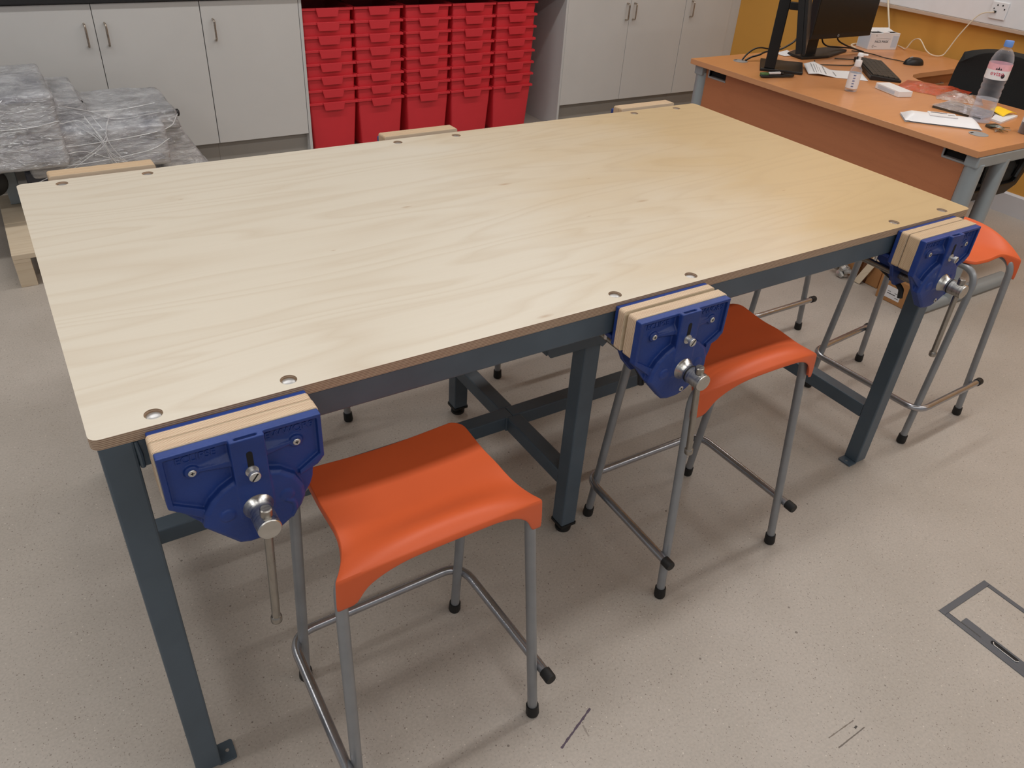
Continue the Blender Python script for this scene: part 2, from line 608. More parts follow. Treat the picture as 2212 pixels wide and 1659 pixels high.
def text_mesh(body, size, extrude=0.0, align='CENTER', res=3):
    k = (body, size, extrude, align)
    if k in _txt:
        return _txt[k]
    cu = bpy.data.curves.new('lettering', 'FONT')
    cu.body = body
    cu.size = size
    cu.extrude = extrude
    cu.align_x = align
    cu.align_y = 'CENTER'
    cu.resolution_u = res
    o = bpy.data.objects.new('lettering', cu)
    COL.objects.link(o)
    bpy.context.view_layer.update()
    dg = bpy.context.evaluated_depsgraph_get()
    me = bpy.data.meshes.new_from_object(o.evaluated_get(dg))
    bpy.data.objects.remove(o, do_unlink=True)
    _txt[k] = me
    return me


def apply_mods(o):
    bpy.context.view_layer.update()
    dg = bpy.context.evaluated_depsgraph_get()
    me = bpy.data.meshes.new_from_object(o.evaluated_get(dg))
    o.modifiers.clear()
    o.data = me
    return o


# ------------------------------------------------------------------ room shell
XW, YB = 4.78, 4.0
m = MB().box(-2.6, XW + 0.1, -3.2, YB + 0.1, -0.1, 0.0)
struct(m.build('floor', FLOOR))
struct(MB().box(-2.6, XW + 0.1, YB, YB + 0.1, 0, 2.75).build('wall_back', WALLW))
struct(MB().box(XW, XW + 0.1, -3.2, YB, 0, 2.75).build('wall_right', YELLOW))
m = MB().prism([(XW, 0), (XW - 0.016, 0), (XW - 0.016, 0.108), (XW - 0.008, 0.118), (XW, 0.118)], 1, -3.2, 1.485)
# polygon given as (x, z) across y
struct(m.build('baseboard_right', SKIRT))
struct(MB().box(-2.6, XW + 0.1, -3.2, YB + 0.1, 2.75, 2.85).build('ceiling', WALLW))

# ------------------------------------------------------------------ workbench
H, TL, TW, TT = 0.8565, 2.10, 1.057, 0.018
VX = (0.187, 1.034, 1.912)        # vises along the near edge
VXB = (0.185, 1.036, 1.900)       # vises along the far edge
bench = thing('workbench', 'long birch plywood topped workbench on a charcoal steel frame, vises on both long edges', 'workbench')
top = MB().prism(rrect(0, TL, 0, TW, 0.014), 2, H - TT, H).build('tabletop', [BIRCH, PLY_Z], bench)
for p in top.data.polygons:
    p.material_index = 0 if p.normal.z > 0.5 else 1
bolts = []
for cx in VX:
    bolts += [(cx - 0.098, 0.028), (cx + 0.1, 0.026)]
for cx in VXB:
    bolts += [(cx - 0.094, TW - 0.028), (cx + 0.092, TW - 0.03)]
cut = MB()
for (x, y) in bolts:
    cut.lathe([(0.0132, -0.007), (0.0132, 0.01)], (x, y, H), seg=28)
cuto = cut.build('hole_cutter', [PLY_Z])
bo = top.modifiers.new('holes', 'BOOLEAN')
bo.operation = 'DIFFERENCE'
bo.object = cuto
bo.solver = 'EXACT'
apply_mods(top)
bpy.data.objects.remove(cuto, do_unlink=True)
for (x, y) in bolts:
    MB().lathe([(0.0112, 0.0), (0.0112, 0.0022), (0.0095, 0.0034), (0.003, 0.0038)], (x, y, H - 0.0069), seg=24).build('bolt_head', ZINC, bench, smooth=True)
LW, LX0, LX1, E0 = 0.047, 0.007, 2.046, 0.002
ZA1, ZA0 = H - TT, 0.785
for x in (LX0, LX1):
    for y, sgn in ((E0, 1), (TW - E0 - LW, -1)):
        leg = MB().box(x, x + LW, y, y + LW, 0.004, ZA1).build('leg', STEEL, bench, bevel=0.004)
        inner = x + LW if x < 1 else x
        d = 0.031 if x < 1 else -0.031
        plate = MB().prism(rrect(min(inner, inner + d) - (0.006 if d > 0 else 0), max(inner, inner + d) + (0 if d > 0 else 0.006), y + 0.001, y + LW - 0.001, 0.005), 2, 0.0, 0.005)
        plate.lathe([(0.004, 0.0), (0.004, 0.0008)], (inner + d * 0.55, y + LW / 2, 0.005), seg=12, mi=1)
        plate.build('foot_plate', [STEEL, ZINC], leg, bevel=0.001)
for y0 in (E0, TW - E0 - 0.026):
    MB().box(LX0 + LW, LX1, y0 + 0.004, y0 + 0.026, ZA0, ZA1).build('apron_rail', STEEL, bench, bevel=0.003)
for x0 in (LX0 + 0.004, LX1 + 0.02):
    MB().box(x0, x0 + 0.022, E0 + LW, TW - E0 - LW, ZA0, ZA1).build('end_rail', STEEL, bench, bevel=0.003)
# weld beads where the near aprons meet the legs
MB().tube([(LX0 + LW + 0.002, E0 + 0.003, ZA1 - 0.004), (LX0 + LW + 0.004, E0 + 0.0025, 0.81), (LX0 + LW + 0.004, E0 + 0.003, 0.787)], [0.003, 0.0042, 0.0036], 8).build('weld_bead', STEEL, bench, smooth=True)
BZ0, BZ1 = 0.158, 0.204
YC0, YC1 = 0.506, 0.552
XC0, XC1 = 1.027, 1.073
for x0 in (LX0, LX1):
    MB().box(x0 + 0.002, x0 + 0.045, E0 + LW, TW - E0 - LW, BZ0, BZ1).build('stretcher', STEEL, bench, bevel=0.004)
MB().box(LX0 + 0.045, XC0 + 0.02, YC0, YC1, BZ0, BZ1).build('stretcher', STEEL, bench, bevel=0.004)
MB().box(XC0 + 0.02, LX1 + 0.002, YC0, YC1, BZ0, BZ1).build('stretcher', STEEL, bench, bevel=0.004)
MB().box(XC0, XC1, 0.245, YC0 + 0.001, BZ0 - 0.001, BZ1 - 0.001).build('stretcher', STEEL, bench, bevel=0.004)
MB().box(XC0, XC1, YC1 - 0.001, 0.815, BZ0 - 0.001, BZ1 - 0.001).build('stretcher', STEEL, bench, bevel=0.004)
MB().tube([(XC0 - 0.001, YC0 - 0.001, BZ0), (XC0 - 0.001, YC0 - 0.001, BZ1)], 0.0035, 8).build('weld_bead', STEEL, bench, smooth=True)
for y0 in (0.2, 0.813):
    ml = MB().box(XC0 - 0.001, XC1, y0, y0 + 0.047, 0.03, ZA1).build('middle_leg', STEEL, bench, bevel=0.004)
    MB().prism(rrect(XC0 - 0.003, XC1 + 0.002, y0 - 0.002, y0 + 0.049, 0.004), 2, 0.024, 0.032).build('end_cap', RUBBER, ml)
    MB().lathe([(0.021, 0.0), (0.0225, 0.004), (0.0225, 0.009), (0.012, 0.013), (0.009, 0.026)], (XC0 + 0.023, y0 + 0.0235, 0.0), seg=28).build('levelling_foot', RUBBER, ml, smooth=True)
    g0, g1 = (y0 - 0.006, y0) if y0 < 0.5 else (y0 + 0.047, y0 + 0.053)
    # broad box rail hung under the top and carried by the middle leg
    rail = MB().prism([(0.915, ZA1), (0.915, 0.628), (0.924, 0.615), (1.062, 0.615), (XC1, 0.605), (1.085, 0.615), (1.26, 0.615), (1.26, ZA1)], 1, g0, g1)
    rail.box(0.915, 0.919, y0, y0 + 0.1, 0.62, ZA1) if y0 < 0.5 else rail.box(0.915, 0.919, y0 - 0.05, y0 + 0.047, 0.62, ZA1)
    rail.build('support_rail', STEEL, bench, bevel=0.002)

# ------------------------------------------------------------------ woodworking vise


def vise(cx, yedge, rz, label, gap, ply, ztop=0.0, sxo=0.004, ext=0.0, screw3=False, handle=(0.0, 0.0), ring=False, hang=1.0, text=True, chk=(0.0, 0.0)):
    """local frame: origin on the bench edge at top height, -y points away from the bench"""
    v = thing('woodworking_vise', label, 'vise', (cx, yedge, H), rz, 'blue iron vises fixed to the workbench')
    # fixed rear jaw with base flange running back under the top
    out = [(-0.117, -0.007), (0.115, -0.007), (0.115, -0.09), (0.098, -0.104), (0.085, -0.135), (0.06, -0.165), (-0.06, -0.165), (-0.085, -0.135), (-0.1, -0.104), (-0.117, -0.09)]
    rj = MB().prism(out, 1, -0.0115, -0.0008)
    rj.prism([(-0.117, 0.0), (0.115, 0.0), (0.112, 0.055), (0.07, 0.13), (-0.072, 0.13), (-0.114, 0.055)], 2, -0.083, -0.0735)
    for sx in (-1, 1):
        rj.prism([(-0.002, -0.165), (-0.002, -0.083), (0.125, -0.083), (0.105, -0.1), (0.05, -0.13)], 0, sx * 0.05 - 0.004, sx * 0.05 + 0.004)
    rj.box(-0.058, 0.058, -0.001, 0.012, -0.16, -0.083)
    rj.build('rear_jaw', BLUE, v, bevel=0.0018)
    for sx in (-0.09, 0.09):
        MB().tube([(sx, 0.045, -0.112), (sx, 0.045, -0.07)], 0.004, 10).build('fixing_bolt', ZINC, v, smooth=True)
    # guide rods, lead screw and quick release lever
    for sx in (-0.055, 0.055):
        MB().tube([(sx, -0.058 - gap, -0.137), (sx, 0.18, -0.137)], 0.0085, 14).build('guide_rod', BAR, v, smooth=True)
    MB().tube([(0.004, -0.058 - gap, -0.137), (0.004, 0.186, -0.137)], 0.0095, 14).build('lead_screw', BAR, v, smooth=True)
    MB().box(-0.06, 0.06, 0.165, 0.18, -0.155, -0.118).build('rear_yoke', BLUE, v, bevel=0.002)
    MB().tube(fillet([(-0.03, 0.06, -0.15), (-0.035, 0.0, -0.166), (-0.037, -0.02, -0.178), (-0.037, -0.024, -0.2)], 0.01), 0.007, 10).build('release_lever', BLACKP, v, smooth=True)
    # wooden cheeks
    zt = -0.0052 + ztop
    MB().prism(rrect(-0.119, 0.1165, -0.093, zt, 0.006), 1, -0.0295, -0.0118).build('wooden_cheek', ply, v, bevel=0.0012)
    y2 = -0.0305 - gap
    MB().prism(rrect(-0.119 + chk[0], 0.1175 + chk[0], -0.095, zt - 0.0005, 0.006), 1, y2 - 0.0235 + chk[1], y2).build('wooden_cheek', ply, v, bevel=0.0012)
    # moving front jaw
    yb = y2 - 0.0235 + chk[1] - 0.0002
    zj = -0.007
    outl = [(-0.117, zj), (0.1155, zj), (0.1155, -0.088), (0.1035, -0.101), (0.098, -0.112), (0.096, -0.128), (0.091, -0.142), (0.083, -0.154)]
    outl += [(0.079, -0.162), (0.07, -0.168), (0.055, -0.186), (0.034, -0.2), (0.012, -0.208), (-0.014, -0.208), (-0.03, -0.203), (-0.076, -0.15), (-0.1, -0.118), (-0.1165, -0.1)]
    fj = MB().prism(outl, 1, yb - 0.008, yb)
    # rim
    fj.box(-0.117, 0.1155, yb - 0.016, yb - 0.006, zj - 0.0065, zj)
    fj.prism([(-0.117, zj), (-0.109, zj), (-0.109, -0.098), (-0.1165, -0.1)], 1, yb - 0.016, yb - 0.006)
    fj.prism([(0.1085, zj), (0.1155, zj), (0.1155, -0.088), (0.1085, -0.086)], 1, yb - 0.016, yb - 0.006)
    fj.prism([(-0.1165, -0.1), (-0.109, -0.0945), (-0.066, -0.122), (-0.066, -0.142)], 1, yb - 0.0155, yb - 0.006)
    fj.prism([(0.1155, -0.088), (0.104, -0.101), (0.075, -0.112), (0.075, -0.104), (0.1085, -0.082)], 1, yb - 0.0155, yb - 0.006)
    # central column, slotted on top
    fj.prism([(-0.022, -0.034), (0.028, -0.034), (0.028, -0.15), (-0.022, -0.15)], 1, yb - 0.026, yb - 0.006)
    for (a, b) in ((-0.022, -0.014), (0.019, 0.028)):
        fj.box(a, b, yb - 0.026, yb - 0.006, -0.035, zj)
    fj.box(-0.022, 0.028, yb - 0.026, yb - 0.0218, -0.035, zj)
    fj.box(-0.022, 0.028, yb - 0.0118, yb - 0.006, -0.035, zj)
    # domed lower fan
    n = 22
    cz = -0.137
    pl = []
    for k in range(n + 1):
        a = R(-28 + 236 * k / n)
        pl.append((0.003 + 0.081 * math.cos(a), cz - 0.008 + 0.07 * math.sin(a)))
    pl = [p for p in pl]
    fan = [(-0.076, -0.15), (-0.03, -0.203), (-0.014, -0.208), (0.012, -0.208), (0.034, -0.2), (0.055, -0.186), (0.07, -0.168), (0.078, -0.15), (0.077, -0.128), (0.066, -0.104), (0.046, -0.086), (0.027, -0.079),
           (-0.021, -0.079), (-0.042, -0.09), (-0.06, -0.106), (-0.072, -0.126)]
    nf = len(fan)
    c = (0.002, -0.14)
    ring2 = [(c[0] + (x - c[0]) * 0.92, c[1] + (z - c[1]) * 0.92) for x, z in fan]
    vv = [(x, yb - 0.006, z) for x, z in fan] + [(x, yb - 0.019, z) for x, z in fan] + [(x, yb - 0.0235, z) for x, z in ring2] + [(c[0], yb - 0.0255, c[1])]
    ff = []
    for k in range(nf):
        k2 = (k + 1) % nf
        ff += [(k, k2, nf + k2, nf + k), (nf + k, nf + k2, 2 * nf + k2, 2 * nf + k), (2 * nf + k, 2 * nf + k2, 3 * nf)]
    fj.add(vv, ff)
    # struts from the screw bosses to the column
    for sx, bx, bz in ((-1, -0.075, -0.048), (1, 0.0755, -0.047)):
        fj.lathe([(0.011, 0.0), (0.0105, 0.0055), (0.0085, 0.0072)], (bx, yb - 0.007, bz), 'y', 20)
        x1 = -0.021 if sx < 0 else 0.027
        a = [(bx, yb - 0.0075, bz + 0.005), (x1, yb - 0.0075, bz + 0.015), (x1, yb - 0.0075, bz - 0.011), (bx, yb - 0.0075, bz - 0.005),
             (bx, yb - 0.0125, bz + 0.002), (x1, yb - 0.018, bz + 0.003), (x1, yb - 0.018, bz - 0.006), (bx, yb - 0.0125, bz - 0.002)]
        fj.add(a, [(0, 1, 5, 4), (4, 5, 6, 7), (7, 6, 2, 3), (0, 4, 7, 3), (1, 2, 6, 5)])
    # round bosses left and right of the spindle
    fj.lathe([(0.0118, 0.0), (0.0112, 0.0035), (0.008, 0.0048)], (-0.041, yb - 0.0225, -0.137), 'y', 22)
    fj.lathe([(0.0118, 0.0), (0.0112, 0.0035), (0.008, 0.0048)], (0.048, yb - 0.0215, -0.134), 'y', 22)
    fj.tube(smoothline([(0.046, yb - 0.024, -0.142), (0.057, yb - 0.0235, -0.152), (0.058, yb - 0.023, -0.168), (0.052, yb - 0.021, -0.182)], 5), 0.004, 8)
    f = fj.build('front_jaw', BLUE, v)
    rmj = f.modifiers.new('rm', 'REMESH')
    rmj.mode = 'VOXEL'
    rmj.voxel_size = 0.0013 if text else 0.003
    smj = f.modifiers.new('sm', 'SMOOTH')
    smj.iterations = 4
    apply_mods(f)
    f.data.polygons.foreach_set('use_smooth', [True] * len(f.data.polygons))
    if text:
        for body, tx in (('ECLIPSE', -0.066), ('EWWQR9', 0.068)):
            me = text_mesh(body, 0.0165, 0.0009)
            mm = Matrix.Translation((tx, yb - 0.0083, -0.026)) @ Matrix.Rotation(R(90), 4, 'X')
            MB().mesh(me, mm).build('raised_lettering', BLUE, f)
    # dog slide: dark slot, bolt with washer, steel dog in the top slot
    MB().prism(rrect(-0.0015, 0.0075, -0.062, -0.03, 0.0044), 1, yb - 0.0263, yb - 0.0255).build('slot', DARK, f)
    MB().box(-0.0128, 0.0178, yb - 0.0205, yb - 0.0132, -0.034, -0.0125).build('bench_dog', ZINC, v, bevel=0.0006)
    b = MB().lathe([(0.0098, 0.0), (0.0098, 0.0018)], (0.003, yb - 0.0258, -0.066), 'y', 22)
    b.lathe([(0.0042, 0.0), (0.0042, 0.008), (0.0086, 0.009), (0.0086, 0.0145), (0.0076, 0.0155)], (0.003, yb - 0.0276, -0.066), 'y', 22)
    bo_ = b.build('dog_bolt', ZINC, v, smooth=True)
    sl = MB()
    sl.add([tuple(Vector((0.003, yb - 0.0434, -0.066)) + Vector((x * math.cos(0.9) - z * math.sin(0.9), y, x * math.sin(0.9) + z * math.cos(0.9)))) for x, y, z in
            [(-0.0075, 0, -0.0011), (0.0075, 0, -0.0011), (0.0075, 0, 0.0011), (-0.0075, 0, 0.0011)]], [(0, 1, 2, 3)])
    sl.build('screw_slot', DARK, bo_)
    scs = [(-0.075, -0.048, yb - 0.0142), (0.0755, -0.047, yb - 0.0142)]
    if screw3:
        scs.append((0.018, -0.19, yb - 0.0238))
    for (sx, sz, sy) in scs:
        q = MB().lathe([(0.0058, 0.0), (0.0058, 0.0012), (0.0048, 0.002)], (sx, sy, sz), 'y', 18)
        so = q.build('cheek_screw', ZINC, v, smooth=True)
        MB().box(sx - 0.0026, sx + 0.0026, sy - 0.0023, sy - 0.0019, sz - 0.0006, sz + 0.0006).box(sx - 0.0006, sx + 0.0006, sy - 0.0024, sy - 0.0019, sz - 0.0026, sz + 0.0026).build('cross_slot', DARK, so)
    # spindle and tommy bar
    prof = [(0.0235, 0.0), (0.0235, 0.003), (0.0175, 0.014), (0.0168, 0.02), (0.0178, 0.022), (0.0178, 0.058 + ext), (0.0165, 0.0595 + ext)]
    sp = MB().lathe(prof, (sxo, yb - 0.0225, -0.137), 'y', 32)
    spo = sp.build('spindle', BRUSH, v, smooth=True, angle=25)
    if ring:
        MB().lathe([(0.0186, 0.0), (0.0186, 0.003)], (sxo, yb - 0.047, -0.137), 'y', 30).build('rubber_ring', RUBBER, spo, smooth=True)
    yh = yb - 0.0225 - 0.044 - ext
    ax = Vector((handle[0], handle[1], -1)).normalized()
    up = 0.024
    c0 = Vector((sxo, yh, -0.137)) - ax * up
    c1 = c0 + ax * 0.215 * hang
    hb = MB().tube([c0, c1], 0.0068, 14)
    hb.tube([c0 - ax * 0.0075, c0 - ax * 0.006, c0 + ax * 0.006, c0 + ax * 0.0075], [0.0075, 0.0092, 0.0092, 0.0078], 16)
    hb.tube([c1 - ax * 0.007, c1 - ax * 0.005, c1 + ax * 0.005, c1 + ax * 0.007], [0.0078, 0.0092, 0.0092, 0.0078], 16)
    hb.build('tommy_bar', BAR, v, smooth=True, angle=40)
    return v


vise(VX[0], 0, 0, 'blue bench vise nearest the viewer, at the left end of the near edge, jaws shut', 0.0, PLY_Y, handle=(-0.035, 0.04), hang=1.13)
vise(VX[1], 0, 0, 'blue bench vise at the middle of the near edge, left of the second orange stool', 0.0068, PLY_Y, screw3=True, ring=True, chk=(0.003, 0), handle=(0.12, 0.0), sxo=0.009, ext=0.004)
vise(VX[2], 0, 0, 'blue bench vise at the far right corner of the near edge', 0.0005, PLY_B, screw3=True, ring=True, chk=(0.004, -0.007), handle=(0.05, 0.0), sxo=0.014, ext=0.004)
vise(VXB[0], TW, math.pi, 'vise on the far bench edge in front of the wrapped machine', 0.0, PLY_B, 0.0112, text=False)
vise(VXB[1], TW, math.pi, 'vise on the far bench edge in front of the red trays', 0.0, PLY_B, 0.0112, text=False)
vise(VXB[2], TW, math.pi, 'vise on the far bench edge nearest the desk corner, before grey cupboards', 0.0, PLY_B, 0.0112, text=False)

# ------------------------------------------------------------------ stools


def stool_seat():
    NU, NV = 36, 28
    YB_, YF = 0.116, -0.129

    def hw(t):
        # t 0 back .. 1 front
        base = 0.158 + 0.002 * t
        if t < 0.1:
            base -= 0.018 * (1 - t / 0.1) ** 2
        if t > 0.62:
            base += 0.038 * ((t - 0.62) / 0.38) ** 2.6
        return base

    def P(a, t):
        s = a * 2 - 1
        q = abs(s)
        x = s * hw(t)
        arch = 1 - q ** 2.3
        f = max(0.0, (t - 0.45) / 0.55)
        y = YB_ + (YF - YB_) * t - 0.038 * arch * f ** 1.5
        y -= 0.004 * q ** 4 * max(0, 1 - t / 0.2)
        side = 0.636 - 0.008 * math.exp(-((t - 0.42) / 0.25) ** 2) - 0.032 * max(0, (t - 0.5) / 0.5) ** 1.8
        mid = 0.626 - 0.005 * math.exp(-((t - 0.42) / 0.28) ** 2) + 0.040 * math.exp(-((t - 0.93) / 0.15) ** 2)
        k = q ** 2.2
        z = mid * (1 - k) + side * k
        if t > 0.93:
            z -= 0.006 * ((t - 0.93) / 0.07) ** 2 * arch
        return Vector((x, y, z))
    m = MB()
    m.grid(lambda a, t: P(a, t), NU, NV)
    idx = lambda i, j: j * (NU + 1) + i
    loop = [(i, 0) for i in range(NU + 1)] + [(NU, j) for j in range(1, NV + 1)] + [(i, NV) for i in range(NU - 1, -1, -1)] + [(0, j) for j in range(NV - 1, 0, -1)]
    base = len(m.v)
    n = len(loop)
    prev = [idx(i, j) for i, j in loop]
    for li, lev in enumerate((0.12, 0.35, 0.68, 1.0)):
        for (i, j) in loop:
            p = Vector(m.v[idx(i, j)])
            d = 1.0
            if j == NV:
                d = min(abs(p.x + 0.198), abs(p.x - 0.198))
                q = max(0.0, min(1.0, (d - 0.034) / 0.10))
                dep = 0.012 + 0.056 * (1 - math.sqrt(max(0, 1 - (1 - q) ** 2)))
                if d <= 0.034:
                    dep = 0.068
            elif i in (0, NU) and j > NV * 0.5:
                d = p.y + 0.129
                q = max(0.0, min(1.0, (d - 0.022) / 0.055))
                dep = 0.010 + 0.058 * (1 - math.sqrt(max(0, 1 - (1 - q) ** 2)))
            else:
                dep = 0.010
            o = (Vector((p.x, p.y, 0)) - Vector((0, 0.01, 0))).normalized()
            k = 0.0035 * math.sin(lev * math.pi / 2)
            m.v.append((p.x + o.x * k, p.y + o.y * k, p.z - dep * lev))
        cur = [base + li * n + k for k in range(n)]
        for k in range(n):
            m.f.append((prev[k], prev[(k + 1) % n], cur[(k + 1) % n], cur[k]))
            m.mi.append(0)
        prev = cur
    return m


AF, AB, DF, DB = 0.201, 0.190, 0.169, 0.162
TFX, TBX, YFT, YBT, ZT = 0.1836, 0.180, -0.113, 0.112, 0.56


def make_stool(label, loc, rz):
    s = thing('stool', label, 'stool', loc, rz, 'orange seated tubular steel stools around the workbench')
    stool_seat().build('seat', ORANGE, s, smooth=True, solid=0.0035, subs=1, angle=60)
    for sx in (-1, 1):
        for (a, d, tx, yt) in ((AF, -DF, TFX, YFT), (AB, DB, TBX, YBT)):
            zt = 0.606 if d < 0 else 0.614
            k = zt / ZT
            yt2 = d + (yt - d) * k
            yh = -0.100 if d < 0 else yt2
            path = fillet([(sx * a, d, 0.006), (sx * (a + (tx - a) * k), yt2 * 0.985, zt), (0.0, yh, zt)], 0.055, 7)
            leg = MB().tube(path, 0.0108, 14).build('leg', TUBE, s, smooth=True)
            p0, p1 = Vector(path[0]), Vector(path[1])
            dr = (p1 - p0).normalized()
            f = MB().tube([p0 - dr * 0.005, p0 + dr * 0.0, p0 + dr * 0.024], [0.0135, 0.0148, 0.0138], 16)
            f.build('rubber_foot', RUBBER, leg, smooth=True)
    zr = 0.142
    xr, yr, ye = 0.2175, 0.172, -0.188
    xb = 0.208
    path = fillet([(-xr, ye, zr), (-xb, yr, zr), (xb, yr, zr), (xr, ye, zr)], 0.055, 8)
    MB().tube(path, 0.0105, 14).build('footrest', RAILM, s, smooth=True)
    for sx in (-1, 1):
        MB().tube([(sx * xr, ye + 0.016, zr), (sx * xr, ye - 0.006, zr), (sx * xr, ye - 0.009, zr)], [0.0128, 0.0128, 0.0112], 16).build('end_cap', RUBBER, s, smooth=True)
    return s


st = make_stool('orange stool nearest the viewer, beside the near left vise', (0.460, -0.046, 0), R(0.55))
copy_tree(st, (1.332, 0.068, 0), R(-0.74), 'orange stool behind the middle vise of the near bench edge')
copy_tree(st, (2.438, 0.205, 0), R(93.1), 'orange stool at the far right bench corner, seat showing beyond the right vise')
copy_tree(st, (2.395, 0.893, 0), R(91.5), 'stool at the right bench end, only its tube legs showing above the middle stool')
copy_tree(st, (0.522, 1.118, 0), R(180), 'far side stool, one leg end showing under the apron left of centre')
copy_tree(st, (1.464, 1.113, 0), R(180), 'far side stool, one leg end showing right of the rear middle leg')

# ------------------------------------------------------------------ cupboards along the back wall
YF_ = 3.40
WZ = 0.855


def door(parent, x0, x1, hx, name='door'):
    d = MB().box(x0 + 0.0015, x1 - 0.0015, YF_, YF_ + 0.018, 0.147, WZ - 0.006).build(name, CAB, parent, bevel=0.001)
    p = fillet([(hx, YF_ + 0.002, 0.766), (hx, YF_ - 0.028, 0.764), (hx, YF_ - 0.028, 0.668), (hx, YF_ + 0.002, 0.666)], 0.011, 5)
    MB().tube(p, 0.0048, 10).build('handle', SAT, d, smooth=True)


def cabinet(label, x0, x1, doors, left_panel=True, right_panel=True, filler=None):
    c = thing('base_cupboard', label, 'cupboard', (0, 0, 0), 0, 'grey laminate base cupboards along the back wall')
    b = MB()
    b.box(x0, x0 + 0.018, YF_ + 0.0195, YB - 0.002, 0.0 if left_panel else 0.145, WZ)
    b.box(x1 - 0.018, x1, YF_ + 0.0195, YB - 0.002, 0.0 if right_panel else 0.145, WZ)
    b.box(x0 + 0.018, x1 - 0.018, YF_ + 0.0195, YB - 0.002, 0.145, 0.163)
    b.box(x0 + 0.018, x1 - 0.018, YF_ + 0.0195, YB - 0.002, WZ - 0.018, WZ)
    b.box(x0 + 0.018, x1 - 0.018, YB - 0.01, YB - 0.002, 0.163, WZ - 0.018)
    b.build('carcass', CABP, c)
    if left_panel == 'end':
        MB().box(x0 - 0.0, x0 + 0.016, YF_ - 0.001, YF_ + 0.0192, 0.0, WZ).build('end_panel', CABP, c, bevel=0.001)
    if right_panel == 'end':
        MB().box(x1 - 0.016, x1, YF_ - 0.001, YF_ + 0.0192, 0.0, WZ).build('end_panel', CABP, c, bevel=0.001)
    MB().box(x0 + (0.018 if left_panel else 0.0), x1 - (0.018 if right_panel else 0.0), YF_ + 0.045, YF_ + 0.06, 0.0, 0.144).build('plinth', PLINTH, c)
    for (a, bb, hx) in doors:
        door(c, a, bb, hx)
    if filler:
        MB().box(filler[0], filler[1], YF_ + 0.004, YF_ + 0.02, 0.0, WZ).build('filler_strip', CABP, c)
    return c


cabinet('grey double cupboard at the left frame edge, behind the wrapped machine', -0.02, 0.976, [(-0.02, 0.488, 0.444), (0.488, 0.976, 0.533)], False, False)
cabinet('grey single door cupboard beside the left of the red tray bay', 0.977, 1.494, [(0.977, 1.477, 1.031)], False, 'end')
cabinet('grey double cupboard beside the right of the red tray bay', 3.215, 4.238, [(3.231, 3.742, 3.710), (3.742, 4.238, 3.772)], 'end', False)
cabinet('grey single door cupboard in the corner by the ochre wall, above the desk corner', 4.239, 4.72, [(4.239, 4.688, 4.292)], False, True, (4.69, XW - 0.001))
cabinet('grey cupboard further left, mostly outside the frame', -1.04, -0.021, [(-1.04, -0.53, -0.57), (-0.53, -0.021, -0.49)], True, False)
tag(MB().box(-1.06, XW - 0.001, YF_ - 0.022, YB - 0.001, WZ + 0.0006, WZ + 0.031).build('worktop', BLACKTOP, bevel=0.003),
    'long black worktop running over the grey cupboards and red trays', 'worktop')

# ------------------------------------------------------------------ red trays: eight nested in each of five stacks
WT, DT_ = 0.2955, 0.42


def tray_mesh():
    m = MB()
    hw0, hw1 = 0.1225, 0.141         # half widths at base and under the rim
    y0b, y0t = 0.028, 0.012          # front face offset at base / top
    yb_b, yb_t = DT_ - 0.028, DT_ - 0.012
    Z0, Z1 = 0.0, 0.296
    zs = [0.0, 0.028, 0.03, Z1]
    th = 0.0022

    def ring(z, ins=0.0, notch=False):
        k = z / Z1
        h = hw0 + (hw1 - hw0) * k - ins - (0.010 if notch else 0)
        a = y0b + (y0t - y0b) * k + ins + (0.006 if notch else 0)
        b = yb_b + (yb_t - yb_b) * k - ins - (0.006 if notch else 0)
        r = 0.012
        return [(x, y, z) for (x, y) in rrect(-h, h, a, b, r, 3)]
    R_ = [ring(0.0, 0, True), ring(0.024, 0, True), ring(0.0265), ring(Z1), ring(Z1, th), ring(0.03, th), ring(0.004, th, True)]
    n = len(R_[0])
    for r_ in R_:
        m.v += r_
    for li in range(len(R_) - 1):
        for k in range(n):
            m.f.append((li * n + k, li * n + (k + 1) % n, (li + 1) * n + (k + 1) % n, (li + 1) * n + k))
    m.f.append(tuple(range(n)))
    m.f.append(tuple(range((len(R_) - 1) * n, len(R_) * n)))
    m.mi = [0] * len(m.f)
    # flanged rim
    w = WT / 2
    for (a, b, c, d) in ((-w, w, 0.0, 0.0145), (-w, w, DT_ - 0.0145, DT_), (-w, -0.1385, 0.0145, DT_ - 0.0145), (0.1385, w, 0.0145, DT_ - 0.0145)):
        m.box(a, b, c, d, Z1 - 0.010, Z1 + 0.003)
    return m


def tray_handle():
    m = MB()
    zt = 0.299
    m.prism([(-0.066, zt), (0.066, zt), (0.055, zt - 0.044), (-0.055, zt - 0.044)], 1, -0.007, 0.0005)
    return m


